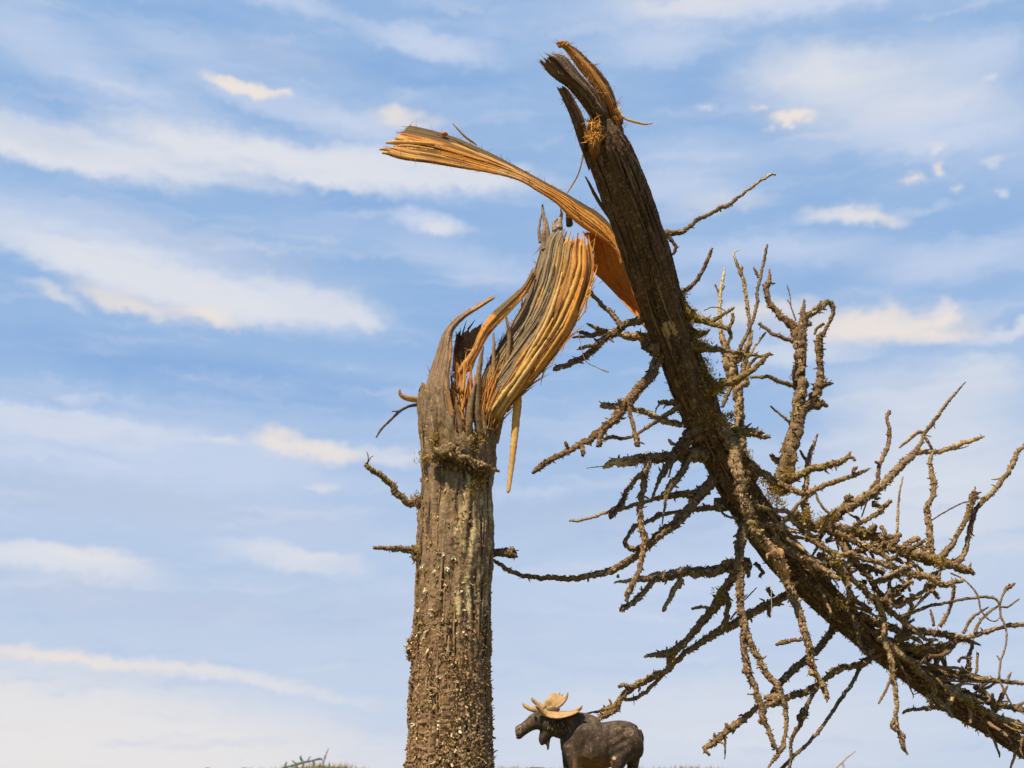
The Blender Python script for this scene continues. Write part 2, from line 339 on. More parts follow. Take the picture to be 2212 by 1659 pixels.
for i, v in enumerate(mb.v):          # crumbling crust low down, torn uneven rim at the top
    ring = i // 140
    if ring >= len(C): break
    low = ring / len(C); d = (v - C[ring]); d.normalize()
    amp = .0004 + .0036 * max(0, low - .48)
    mb.v[i] = v + d * amp * (noise.noise(v * 420) + .7 * noise.noise(v * 950 + Vector((3, 1, 2))))
    a = math.atan2(d.y, d.x); up = noise.noise(Vector((math.cos(a) * 3, math.sin(a) * 3, 5))) * .006 + noise.noise(Vector((math.cos(a) * 11, math.sin(a) * 11, 9))) * .008 + .006 * max(0, -math.cos(a)) - .036 * max(0, min(1, (math.cos(a) + .30) * 3))
    k_ = max(0, 1 - ring / 84)
    mb.v[i] += Vector((0, 0, up * k_))
# loose scales, crust and lichen on the bark
zt, zb = C[0].z, C[-1].z
for i in range(9500):
    k = int(len(rings) * random.random() ** .8); c, (t, n, b), r = rings[min(k, len(rings) - 1)]
    low = k / len(rings)
    if random.random() > .22 + .78 * max(0, min(1, (low - .42) / .30)): continue
    a = random.uniform(0, 2 * math.pi); d = n * math.cos(a) + b * math.sin(a)
    if d.y > .35: continue
    pt = c + d * r * 1.0
    tt = (t * random.uniform(-1, 1) + t.cross(d) * random.uniform(-1, 1) + Vector((0, 0, random.uniform(-.6, 1.0)))).normalized(); tt = (tt - d * tt.dot(d)).normalized()
    s = random.uniform(.0007, .0017) * (1.0 + .75 * low)
    x = random.random()
    col = jit((.21, .15, .095) if x < .50 else (.30, .225, .14) if x < .78 else (.20, .165, .07) if x < .90 else (.50, .44, .29) if x < .965 else CREAMC, .25)
    flake(mb, pt, d, tt, s * random.uniform(.8, 1.6), s * random.uniform(.9, 1.7), col, random.uniform(.05, .5))
    if i % 5 == 0 and low > .3:
        s *= random.uniform(.4, .8); bm_ = s
        vs_ = [pt + q * bm_ * random.uniform(.6, 1.2) for q in (d, tt, -tt, d.cross(tt), -d.cross(tt), (d + tt) * .7)]
        mb.add(vs_, [(0, 5, 3), (0, 4, 5), (5, 1, 3), (5, 4, 1), (0, 3, 2), (0, 2, 4)], jit(col, .2), False)
for i in range(1500):      # bigger curled crusts low on the trunk
    k = int(len(rings) * (1 - random.random() ** 1.3 * .50)) - 1; c, (t, n, b), r = rings[k]; a = random.uniform(0, 6.28); d = n * math.cos(a) + b * math.sin(a)
    if d.y > .3: continue
    tt = Vector((random.uniform(-1, 1), random.uniform(-1, 1), random.uniform(-1, 1))); tt = (tt - d * tt.dot(d)).normalized(); sz = random.uniform(.0013, .0030)
    flake(mb, c + d * r, d, tt, sz * random.uniform(.5, 1.1), sz * random.uniform(.9, 1.6), jit(random.choice([(.36, .28, .18), (.28, .20, .12), (.46, .38, .25), (.15, .10, .065), (.24, .165, .10), (.30, .25, .11)]), .2), random.uniform(.3, .9))
# pale crust specks seen on the photo
for (x, y, s) in [(378, 672, 16), (385, 795, 14), (352, 888, 12), (412, 885, 15), (410, 915, 14), (378, 1025, 12), (340, 1310, 16), (345, 1440, 18), (440, 1448, 26), (342, 1512, 16), (548, 1520, 16), (612, 1590, 16), (305, 1370, 14), (485, 690, 16), (470, 620, 12), (548, 480, 18), (552, 520, 16), (660, 525, 18), (640, 640, 16), (520, 640, 12), (550, 800, 12), (565, 890, 14), (640, 1140, 12), (405, 1160, 10), (700, 1620, 22), (690, 1350, 14), (430, 700, 10), (545, 620, 10), (545, 700, 10), (660, 460, 12), (675, 440, 12), (360, 1250, 12), (450, 1215, 14), (330, 1600, 14), (470, 1610, 14), (540, 1560, 12)]:
    X, Y, s = Z('C', (x, y, s)); ctr = W(X, Y, 0); k = SCL(X, Y)
    cx = (C[0].x + C[-1].x) / 2
    rr = .028; off = max(-.98, min(.98, (X - 967) / 82)); ctr = W(X, Y, -rr * math.sqrt(1 - off * off))
    for j in range(5):
        d = Vector((off, -math.sqrt(1 - off * off), 0)); tt = Vector((random.uniform(-1, 1), 0, random.uniform(-1, 1))).normalized()
        flake(mb, ctr + Vector((random.uniform(-1, 1), 0, random.uniform(-1, 1))) * s * k * .5 + d * .0012, d, tt, s * k * .6, s * k * .9, jit((.74, .70, .54), .15), .5)
for (x, y, r) in [(318, 1040, 22), (310, 1080, 24), (315, 1120, 20), (325, 1095, 28), (360, 430, 16), (353, 505, 10), (312, 1240, 12), (700, 1640, 16), (345, 640, 26), (360, 600, 26), (370, 370, 24), (690, 940, 8), (366, 260, 10)]:
    X, Y, rr = Z('C', (x, y, r)); k = SCL(X, Y); p = W(X, Y, -.004)
    lump(mb, p, rr * k, (.17, .125, .075), rough=.5)
    for j in range(26):
        d = Vector((random.gauss(0, 1), random.gauss(-.5, .8), random.gauss(0, 1))).normalized(); t2 = d.orthogonal().normalized()
        t2.rotate(Quaternion(d, random.uniform(0, 6.28)))
        flake(mb, p + d * rr * k * .95, d, t2, rr * k * .4, rr * k * random.uniform(.4, .8), jit(random.choice([(.25, .18, .11), (.36, .29, .16), (.19, .16, .06), LICH]), .2), .7)
def bark_strips(mb, rings, n, k0, k1, rr_, colf, front=.35):
    for q in range(n):
        i0 = random.randint(int(k0 * len(rings)), int(k1 * len(rings))); ln = random.randint(14, 70); a = random.uniform(0, 6.28); CC = []; RR = []; w = random.uniform(.5, 1.3) * rr_
        dr_ = random.gauss(0, .0012)
        for j in range(i0, min(len(rings), i0 + ln), 2):
            c, (t, n_, b), r = rings[j]; f = (j - i0) / ln; aa = a + dr_ * (j - i0) + .02 * noise.noise(Vector((j * .07, q, 0))); d = n_ * math.cos(aa) + b * math.sin(aa)
            lift = .0014 * (max(0, f - .75) * 4) ** 2 * random.random()
            CC.append(c + d * (r * 1.0 + lift)); RR.append(w * (.35 + math.sin(math.pi * min(1, f + .05)) ** .6))
        if len(CC) > 3 and (n_ * math.cos(a) + b * math.sin(a)).y < front:
            col = jit(colf(), .2); tube(mb, CC, RR, 5, lambda *z: jit(col, .08), .3, 600)
bark_strips(mb, rings, 260, .0, .75, .0006, lambda: random.choice([(.24, .19, .135), (.17, .125, .085), (.30, .25, .17)]))
stump = mb.build('trunk', M_BARK, tree); stump['label'] = 'standing trunk crusted with flaking bark and pale lichen'

# ------------------------------------------------------------------ sheets of torn wood
def resample(poly, n):
    P = catmull(poly, 1.5); s = [0]
    for i in range(1, len(P)): s.append(s[-1] + math.hypot(P[i][0] - P[i - 1][0], P[i][1] - P[i - 1][1]))
    o = []; j = 0
    for k in range(n):
        x = s[-1] * k / (n - 1)
        while j < len(s) - 2 and s[j + 1] < x: j += 1
        f = (x - s[j]) / max(1e-9, s[j + 1] - s[j]); o.append(tuple(a + (b - a) * f for a, b in zip(P[j], P[j + 1])))
    return o
def sheet(mb, zone, Lp, Rp, dl, dr, nf, bulge, colfn, ragged0=0.0, ragged1=.1, hairs=60, thick=.0022, fr=1.0, nt_=60, wav=.35, solid=True, jag=.5, frise=1.0):
    """torn slab between two edges Lp, Rp (zone px): a solid body of that thickness carrying nf raised fibres.
    dl, dr : depth offset (m) or list of offsets along each edge; bulge: towards the viewer in the middle"""
    Lq = resample([Z(zone, p) for p in Lp], nt_); Rq = resample([Z(zone, p) for p in Rp], nt_)
    def dd(d, t):
        if isinstance(d, (int, float)): return d
        x = t * (len(d) - 1); i = min(int(x), len(d) - 2); return d[i] + (d[i + 1] - d[i]) * (x - i)
    sd_ = random.random() * 40
    def S(u, t, lift=0.0):
        x = t * (nt_ - 1); i = max(0, min(int(x), nt_ - 2)); f = x - i
        l = (Lq[i][0] + (Lq[i + 1][0] - Lq[i][0]) * f, Lq[i][1] + (Lq[i + 1][1] - Lq[i][1]) * f); r = (Rq[i][0] + (Rq[i + 1][0] - Rq[i][0]) * f, Rq[i][1] + (Rq[i + 1][1] - Rq[i][1]) * f)
        g = .0013 * noise.noise(Vector((u * nf * .22, t * 1.3, sd_))) + .0010 * (1 if noise.noise(Vector((u * nf * .30 + 2, t * 1.1, sd_ + 3))) > .05 else 0) + .0007 * noise.noise(Vector((u * nf * .9, t * 3, sd_ + 7)))
        dep = dd(dl, t) * (1 - u) + dd(dr, t) * u - bulge * (1 - (2 * u - 1) ** 2) - lift + g * frise
        return W(l[0] + (r[0] - l[0]) * u, l[1] + (r[1] - l[1]) * u, dep)
    def end(u):           # ragged ends
        e = ragged1 * (.5 + .5 * noise.noise(Vector((u * 9, 3.1, sd_)))) + ragged1 * jag * (.5 + .5 * noise.noise(Vector((u * 28, 8.1, sd_))))
        s = ragged0 * (.5 + .5 * noise.noise(Vector((u * 9, 13.1, sd_)))) + ragged0 * jag * (.5 + .5 * noise.noise(Vector((u * 28, 18.1, sd_))))
        return max(0, s), min(1, 1 - e)
    if solid:
        nu = max(6, nf); V_ = []; Cc = []; F = []; nn = 44
        for side in (0, 1):
            for j in range(nu + 1):
                u = j / nu; a, b = end(u)
                for i in range(nn + 1):
                    t = a + (b - a) * i / nn; edge = min(1, min(u, 1 - u) * 5 + .15)
                    V_.append(S(u, t, -thick * edge if side else 0)); Cc.append(jit(colfn(u, t), .1))
        st_ = (nu + 1) * (nn + 1); id_ = lambda s, j, i: s * st_ + j * (nn + 1) + i
        for j in range(nu):
            for i in range(nn):
                F.append((id_(0, j, i), id_(0, j + 1, i), id_(0, j + 1, i + 1), id_(0, j, i + 1)))
                F.append((id_(1, j, i), id_(1, j, i + 1), id_(1, j + 1, i + 1), id_(1, j + 1, i)))
            for i in (0, nn):
                F.append((id_(0, j, i), id_(1, j, i), id_(1, j + 1, i), id_(0, j + 1, i)) if i == 0 else (id_(0, j, i), id_(0, j + 1, i), id_(1, j + 1, i), id_(1, j, i)))
        for i in range(nn):
            F.append((id_(0, 0, i), id_(0, 0, i + 1), id_(1, 0, i + 1), id_(1, 0, i))); F.append((id_(0, nu, i), id_(1, nu, i), id_(1, nu, i + 1), id_(0, nu, i + 1)))
        mb.add(V_, F, Cc)
    wid = [(S(0, t) - S(1, t)).length for t in (.1, .5, .9)]
    for k in range(int(nf * 1.6)):
        u0 = random.random(); a, b = end(u0); a = max(0, a - random.random() * .03); b = min(1, b + random.random() * .04)
        if random.random() < .55:
            c0 = random.uniform(a, b); h = random.uniform(.12, .4); a, b = max(a, c0 - h), min(b, c0 + h)
        n = max(6, int(34 * (b - a))); drift = random.gauss(0, .25 / nf * wav * 4); CC = []; RR = []
        base = (.3 + 1.3 * random.random() ** 2.2) * fr
        for i in range(n + 1):
            f = i / n; t = a + (b - a) * f; u = max(0.0, min(1, u0 + drift * (f - .5) + .4 * wav / nf * noise.noise(Vector((k * 3.7, t * 5, sd_)))))
            x = wid[0] + (wid[1] - wid[0]) * t * 2 if t < .5 else wid[1] + (wid[2] - wid[1]) * (t - .5) * 2
            CC.append(S(u, t, .0001)); RR.append(x / nf * .42 * base * (.25 + .75 * math.sin(math.pi * min(1, max(0, .06 + .88 * f))) ** .5))
        k_ = jit((1, 1, 1), .13); uu = u0
        tube(mb, CC, RR, 4, flat=True, ry=.6, colfn=lambda t, aa, rv, p, uu=uu, a=a, b=b, k_=k_: tuple(x * y for x, y in zip(colfn(uu, a + (b - a) * t), k_)))
    for k in range(hairs):
        u = random.choice((random.random(), 0.0, 1.0, random.random())); t = random.uniform(.02, .98); a, b = end(u)
        t = max(a, min(b, t)); p = S(u, t, .0005); tg = (S(u, min(1, t + .03)) - S(u, max(0, t - .03))).normalized(); across = (S(1, t) - S(0, t)).normalized() * (1 if u > .5 else -1)
        d = tg * random.uniform(-1, 1) + across * random.uniform(.1, .9) * (1 if u in (0.0, 1.0) else .4) + Vector((0, -1, 0)) * random.uniform(0, .8)
        hair(mb, p, d, random.uniform(.0025, .0085), random.uniform(.00014, .00034), jit(mixc(colfn(u, t), PALEW, .45), .2), random.uniform(.2, 1.4))
    return S

def woodcol(u, t, seed, bark=None, deep=.0):
    q = noise.noise(Vector((u * 7, t * 3, seed))); q2 = noise.noise(Vector((u * 22, t * 4.5, seed + 5))); q3 = noise.noise(Vector((u * 40, t * 9, seed + 9)))
    c = mixc(ORANGE, PALEW, .16 + q * .85); c = mixc(c, DEEPO, max(0, q2 * 1.2 + deep)); c = mixc(c, (.22, .12, .05), max(0, q3 - .16) * 2.4)
    if bark is not None:
        c = mixc(c, jit(bark, .1), 1)
    return c

# intact bark shell on the left of the break, curling over at its tip
mb = MB()
def shell_col(u, t):
    q = noise.noise(Vector((u * 6, t * 5, 2))); q2 = noise.noise(Vector((u * 20, t * 16, 6)))
    c = mixc((.20, .155, .115), (.27, .215, .16), .5 + q); c = mixc(c, (.115, .085, .06), max(0, q2 - .1) * 1.4)
    if u > .86 or t > .84: c = mixc(c, (.50, .30, .11), .6)
    return c
sheet(mb, 'B', [(312, 1330), (306, 1240), (308, 1165), (330, 1090), (348, 1005), (372, 925), (398, 850), (420, 785), (442, 738), (475, 700), (525, 658), (600, 618), (700, 560)],
      [(520, 1330), (500, 1230), (478, 1130), (462, 1050), (466, 960), (478, 870), (478, 800), (482, 760), (494, 735), (520, 705), (560, 670), (620, 632), (712, 572)],
      [.004, .001, .001, .002, .0, -.002, -.006], [-.022, -.030, -.030, -.026, -.016, -.010, -.008], 26, .012, shell_col, .05, .03, 60, .004, .45)
p_ = mb.build('bark_shell', M_BARK, tree)

# dark torn piece behind the gap with a spiky top
mb = MB()
sheet(mb, 'B', [(480, 960), (484, 860), (498, 780), (530, 720)], [(580, 960), (620, 840), (650, 740), (700, 650)], .004, .008, 16, .004, lambda u, t: mixc((.26, .205, .15), (.12, .09, .065), .5 + noise.noise(Vector((u * 9, t * 3, 1)))), 0, .3, 30, .003, .6)
for (a, b) in [((525, 790), (552, 690)), ((505, 800), (498, 745)), ((560, 740), (600, 690)), ((540, 770), (580, 720)), ((515, 830), (525, 730))]:
    x0, y0 = Z('B', a); x1, y1 = Z('B', b); p = W(x0, y0, .003); d = W(x1, y1, .001) - p; hair(mb, p, d, d.length, .0010, (.11, .085, .06), .15, 5)
mb.build('splinter', M_BARK, tree)['label'] = 'dark spiky splinter deep inside the break'

# the folded hinge : grey bark on its left, torn orange wood on its right
mb = MB()
def hinge_col(u, t):
    edge = .50 - .12 * t + .10 * noise.noise(Vector((t * 4, 1, 3))) + .30 * noise.noise(Vector((t * 5, u * 14, 4)))
    if t < .22: edge = .50 * (t / .22) ** .6 * .8
    if u < edge:
        q = noise.noise(Vector((u * 16, t * 3, 12))); c = mixc((.44, .40, .37), (.25, .215, .185), .45 + q * 1.3)
        if noise.noise(Vector((u * 30, t * 2.2, 33))) > .30: c = mixc(c, (.58, .40, .20), .75)
        return c
    c = woodcol(u, t, 4.0, deep=-.25)
    return mixc(c, (.40, .26, .13), max(0, noise.noise(Vector((u * 18, t * 6, 21)))) * .9)
S_h = sheet(mb, 'B', [(560, 1300), (572, 1215), (590, 1120), (622, 1010), (672, 900), (733, 800), (800, 690), (850, 590), (895, 470), (930, 350), (955, 270), (1020, 190)],
      [(690, 1300), (728, 1215), (792, 1130), (870, 1045), (950, 955), (1030, 850), (1105, 740), (1160, 620), (1195, 520), (1214, 430), (1208, 350), (1190, 250)],
      [-.016, -.012, -.006, -.002, -.002, -.004, -.004], [-.010, -.016, -.021, -.024, -.024, -.020, -.012], 40, .010, hinge_col, .09, .055, 200, .008, 1.1)
def along(u0, u1, t0, t1, w, col, lift=.001, ry=.5):
    CC = []; RR = []; n = 26
    for i in range(n + 1):
        f = i / n; t = t0 + (t1 - t0) * f; CC.append(S_h(max(0, min(1, u0 + (u1 - u0) * f + .012 * noise.noise(Vector((f * 5, u0 * 30, 2))))), t, lift)); RR.append(w * (.2 + math.sin(math.pi * min(1, .04 + f * .93)) ** .7))
    tube(mb, CC, RR, 6, lambda t, a, rv, p: jit(col, .10), .35, 350, .1)
for u0, u1, t0, t1, w, col in [(.60, .46, .30, .80, .0013, PALEW), (.50, .40, .42, .93, .0012, (.62, .47, .27)), (.66, .60, .22, .60, .0016, GOLD), (.78, .70, .10, .50, .0015, PALEW), (.88, .84, .3, .8, .0014, ORANGE), (.93, .80, .05, .34, .0013, GOLD), (.70, .74, .5, .95, .0016, GOLD), (.57, .66, .12, .34, .0014, PALEW), (.20, .16, .5, .97, .0013, (.50, .45, .42)), (.30, .28, .55, .99, .0013, (.52, .48, .43)), (.10, .10, .35, .8, .0012, (.36, .31, .27)), (.4, .36, .6, .98, .0012, (.26, .22, .18))]:
    along(u0, u1, t0, t1, w, col)
for k in range(34):       # dark cracks and fine ribs
    u = random.random(); t0 = random.uniform(.02, .7); along(u, u + random.gauss(0, .05), t0, min(.97, t0 + random.uniform(.12, .4)), random.uniform(.0003, .0007), random.choice([(.20, .11, .045), (.26, .15, .06), (.13, .095, .07)]) if u > .45 else random.choice([(.16, .13, .11), (.50, .45, .40)]), .0009)
for k in range(46):       # slivers lifting off both edges
    u, sg = random.choice(((0.0, -1), (1.0, 1), (1.0, 1))); t = random.uniform(.03, .95); p = S_h(u, t, .0006); tg = (S_h(u, min(1, t + .03)) - S_h(u, max(0, t - .03))).normalized(); ac = (S_h(1, t) - S_h(0, t)).normalized() * sg
    hair(mb, p - tg * .004, tg * random.choice((1, 1, -1)) + ac * random.uniform(.12, .4), random.uniform(.008, .02), random.uniform(.0004, .0009), jit(random.choice((GOLD, ORANGE, (.38, .26, .14))) if sg > 0 else random.choice(((.25, .2, .15), (.45, .32, .18))), .2), .35, 4, 5)
mb.build('hinge_wood', M_WOOD, tree)['label'] = 'folded hinge of torn fibres, grey bark on one side, raw orange wood on the other'

# separate lighter strand left of the hinge
mb = MB()
sheet(mb, 'B', [(470, 985), (520, 925), (575, 850), (610, 770), (645, 705), (700, 640), (770, 578), (850, 505), (900, 410)], [(520, 1010), (560, 960), (610, 880), (650, 800), (690, 745), (745, 690), (800, 628), (860, 560), (925, 440)],
      [-.018, -.016, -.016, -.014, -.008], [-.018, -.017, -.018, -.018, -.008], 12, .003, lambda u, t: mixc(woodcol(u, t, 9.), (.27, .215, .15), (1.0 if (u < .45 and t > .55) or (u > .75 and t > .8) else .0) + max(0, noise.noise(Vector((u * 9, t * 5, 2)))) * .6), 0, .04, 30, .002)
mb.build('splinter', M_WOOD, tree)['label'] = 'pale orange strand bridging the gap'

# orange fibres fraying in the notch at the foot of the break
mb = MB()
for k in range(240):
    x = random.uniform(462, 715); y = random.uniform(1060, 1270) ; ln = random.uniform(80, 230); lean = (x - 480) * .0012 + random.gauss(.02, .12)
    dep = -.024 + .010 * ((x - 600) / 130) ** 2 + random.uniform(-.002, .004)
    q = [(x + lean * ln * f + random.uniform(-4, 4), y - ln * f) for f in (0, .33, .66, 1)]
    CC = [W(*Z('B', p), dep) for p in catmull(q, 20)]
    tip = random.uniform(.0005, .0013)
    c = jit(mixc(woodcol(random.random(), random.random(), 3.), (.20, .15, .10), random.choice((0, 0, 0, 0, .8)) if y > 1200 else 0), .2)
    tube(mb, CC, [tip * (1 - .9 * i / (len(CC) - 1)) for i in range(len(CC))], 5, lambda *a, c=c: c)
for k in range(45):
    x, y = random.uniform(465, 720), random.uniform(980, 1260); p = W(*Z('B', (x, y)), -.024)
    hair(mb, p, Vector((random.gauss(0, 1), -.4, random.gauss(.4, 1))), random.uniform(.004, .011), .00016, jit(PALEW, .2), 1.2)
mb.build('frayed_fibres', M_WOOD, tree)

# upright dark splinters standing in front of the notch
for pl in ([(702, 1330, 18), (722, 1230, 17), (748, 1080, 15), (765, 920, 14), (775, 780, 11), (765, 710, 8), (752, 665, 3)],
           [(690, 1340, 20), (678, 1240, 18), (682, 1120, 15), (690, 980, 12), (694, 860, 10), (692, 760, 5)],
           [(625, 1340, 22), (612, 1230, 20), (605, 1120, 17), (612, 1000, 15), (625, 900, 10), (640, 825, 4)],
           [(575, 1345, 24), (566, 1250, 20), (570, 1150, 16), (585, 1070, 10), (600, 1010, 3)],
           [(535, 1340, 20), (520, 1230, 15), (505, 1150, 9), (498, 1090, 3)], [(655, 1335, 16), (648, 1260, 12), (640, 1190, 8), (646, 1130, 3)]):
    mb = MB(); q = [Z('B', p) for p in pl]; P = catmull(q, 2.2)
    dep = lambda x: -.029 + .018 * ((x - 1015) / 62) ** 2
    CC = [W(p[0], p[1], dep(P[0][0]) + .0075 * max(0, 1 - i / len(P) * 2.6) ** 1.5 - .002 * i / len(P)) for i, p in enumerate(P)]
    cc = random.choice([(.16, .12, .075), (.20, .155, .10)])
    rg = tube(mb, CC, [max(.0001, p[2] * SCL(p[0], p[1])) for p in P], 10, lambda t, a, rv, p: mixc(jit(cc, .12), (.45, .27, .10), max(0, rv) * 1.2 if math.cos(a) > 0 else 0), .12, 300, .14, 6)
    for k in range(26):
        c, (t, n, b), r = random.choice(rg); a = random.uniform(0, 6.28); d = n * math.cos(a) + b * math.sin(a)
        hair(mb, c + d * r, d + t * random.uniform(-1, 1), random.uniform(.001, .004), .00014, jit((.40, .29, .16), .3), 1)
    mb.build('splinter', M_BARK, tree)

# splinters on the hinge's crest, hanging splinter, curled shaving, thin twigs
def strand(pl, zone, d0, d1, mat, col, name='splinter', rough=.15, seg=8, hairs=10, ry=None, label=None, ridge=.1):
    mb = MB(); P = catmull([Z(zone, p) for p in pl], 2.0); n = len(P)
    CC = [W(p[0], p[1], d0 + (d1 - d0) * i / max(1, n - 1)) for i, p in enumerate(P)]
    rg = tube(mb, CC, [max(.00008, p[2] * SCL(p[0], p[1])) for p in P], seg, (lambda t, a, rv, p: mixc(jit(col, .13), tuple(x * .55 for x in col), max(0, -rv) * 2)) if isinstance(col, tuple) else col, rough, 350, ridge, 6, ry=ry)
    for k in range(hairs):
        c, (t, nn, b), r = random.choice(rg); a = random.uniform(0, 6.28); d = nn * math.cos(a) + b * math.sin(a)
        hair(mb, c + d * r, d + t * random.uniform(-1, 1), random.uniform(.001, .0045), .00013, jit(mixc(col if isinstance(col, tuple) else TAN, PALEW, .3), .25), 1)
    o = mb.build(name, mat, tree)
    if label: o['label'] = label
    return o
GR = (.24, .20, .16)
strand([(960, 330, 20), (952, 270, 17), (962, 200, 13), (950, 140, 9), (946, 95, 5)], 'B', -.004, -.002, M_BARK, GR)
strand([(935, 290, 10), (928, 230, 8), (934, 180, 6), (942, 140, 3)], 'B', -.003, -.002, M_BARK, GR)
strand([(975, 290, 12), (972, 220, 9), (972, 180, 3)], 'B', -.004, -.004, M_BARK, GR)
strand([(1035, 220, 18), (1035, 180, 14), (1045, 145, 8), (1040, 115, 3)], 'B', -.002, 0, M_BARK, (.34, .30, .25))
strand([(1010, 230, 14), (1005, 190, 8), (1025, 165, 4)], 'B', -.004, -.002, M_BARK, (.30, .25, .2))
strand([(1085, 200, 20), (1082, 165, 16), (1075, 135, 9)], 'B', .004, .006, M_BARK, (.15, .115, .085))
strand([(823, 1080, 14), (816, 1130, 20), (808, 1220, 19), (800, 1310, 18), (790, 1400, 16), (780, 1490, 14), (770, 1570, 11), (766, 1588, 5)], 'B', -.012, -.016, M_WOOD,
       lambda t, a, rv, p: mixc(mixc(GOLD, PALEW, t + rv), (.36, .22, .10), max(0, math.cos(a) * .5 + rv * 1.5) * (1 - t * .5)), ry=.5, hairs=26, label='pale sliver hanging straight down from the break')
strand([(352, 1105, 18), (300, 1104, 16), (260, 1100, 15), (228, 1092, 13), (208, 1075, 9), (205, 1050, 5)], 'B', -.006, -.014, M_WOOD, (.62, .42, .20), name='shaving', hairs=14)
strand([(335, 1126, 10), (290, 1132, 9), (245, 1142, 7), (208, 1163, 7), (150, 1218, 6.5), (110, 1258, 6), (84, 1300, 4)], 'B', -.006, -.02, M_TWIG, (.13, .105, .085), name='twig', hairs=2, rough=.25)
strand([(240, 1146, 6), (205, 1162, 5), (166, 1166, 3)], 'B', -.008, -.016, M_TWIG, (.13, .105, .085), name='twig', hairs=0)
strand([(1464, 1034, 4), (1495, 1090, 9), (1530, 1160, 12), (1575, 1235, 13), (1640, 1330, 12)], 'A', -.060, -.042, M_BARK, (.12, .09, .065), hairs=6)
strand([(1448, 880, 4), (1440, 940, 5), (1418, 1015, 5), (1385, 1080, 5), (1340, 1150, 4)], 'A', -.066, -.006, M_WOOD, (.80, .66, .48), hairs=2, name='wood_fibre')
strand([(548, 668, 3), (590, 715, 6), (640, 765, 9), (690, 800, 7), (715, 820, 4)], 'A', -.006, -.006, M_WOOD, (.42, .28, .13), hairs=3, name='wood_fibre')

# ------------------------------------------------------------------ the long splinter pointing left
mb = MB()
def long_col(u, t):          # u 0 = upper edge with bark, t 0 = left tip
    q = noise.noise(Vector((t * 5, 2.2, 1)))
    if u < .22 + .10 * q and t < .97: return mixc((.27, .21, .125), (.15, .11, .07), .5 + noise.noise(Vector((u * 30, t * 6, 3))))
    c = woodcol(u, t, 15., deep=-.15)
    if t < .45 and noise.noise(Vector((u * 15, t * 2, 41))) > .12: c = mixc(c, (.20, .12, .055), .85)
    if .42 < t < .6 and u > .35: c = mixc(c, (.84, .70, .52), .6)
    if .2 < t < .42 and .35 < u < .7: c = mixc(c, (.85, .48, .08), .6)
    if t > .62: c = mixc(c, ORANGE, .35)
    return c
S_l = sheet(mb, 'A', [(165, 682), (250, 682), (430, 722), (600, 778), (780, 858), (900, 918), (1050, 998), (1200, 1080), (1330, 1150), (1450, 1222), (1560, 1288), (1640, 1370), (1700, 1480), (1740, 1620)],
      [(40, 868), (200, 920), (400, 946), (600, 980), (800, 1012), (1000, 1062), (1150, 1150), (1250, 1212), (1350, 1310), (1450, 1392), (1550, 1452), (1630, 1505), (1680, 1570), (1700, 1640)],
      [.006, .005, .003, .002, .002, .003, .004, .005], [-.016, -.017, -.015, -.012, -.008, -.006, -.003, .001], 26, .005, long_col, .045, .02, 130, .004, 1.0, nt_=90)
ls = mb.build('long_splinter', M_WOOD, tree); ls['label'] = 'long splinter of raw orange wood pointing left with a bark edge'
mb = MB(); X, Y, r = Z('A', (490, 740, 20)); lump(mb, W(X, Y, -.001), r * SCL(X, Y), (.46, .17, .07), (1.2, .7, .8), .5)
mb.build('bark_chip', M_BARK, ls)
for pl in ([(420, 810, 8), (280, 804, 16), (150, 802, 15), (85, 803, 8)], [(460, 870, 8), (260, 852, 16), (160, 850, 16), (90, 848, 13), (42, 848, 6)], [(400, 880, 8), (250, 884, 13), (130, 878, 14), (60, 872, 9)], [(420, 850, 8), (280, 830, 12), (200, 826, 12), (140, 826, 6)]):
    strand(pl, 'A', -.010, -.012, M_WOOD, lambda t, a, rv, p: mixc(mixc(GOLD, PALEW, .5 + rv), (.28, .18, .09), max(0, rv * 2 + .15)), hairs=4)

# peeled sheet folding from the hinge down behind the leaning trunk, hollow and shaded
mb = MB()
def peel_col(u, t):
    q = noise.noise(Vector((u * 26, t * 2.5, 51))); c = mixc(ORANGE, (.72, .42, .17), .5 + q); return mixc(c, (.34, .16, .06), max(0, q * 1.3 - .1))
sheet(mb, 'B', [(1150, 232), (1195, 300), (1212, 360), (1212, 440), (1250, 480), (1300, 530), (1370, 605), (1440, 685), (1500, 760)], [(1270, 215), (1312, 270), (1350, 340), (1392, 420), (1425, 500), (1455, 580), (1490, 650), (1530, 720), (1560, 800)],
      [-.002, .004, .012, .02, .016, .01, .006], [-.004, -.002, .002, .002, .002, .002, .002], 26, -.010, peel_col, .02, 0, 40, .002, .9)
mb.build('peeled_sheet', M_WOOD, tree)['label'] = 'hollow curved sheet of orange wood joining the two trunks'

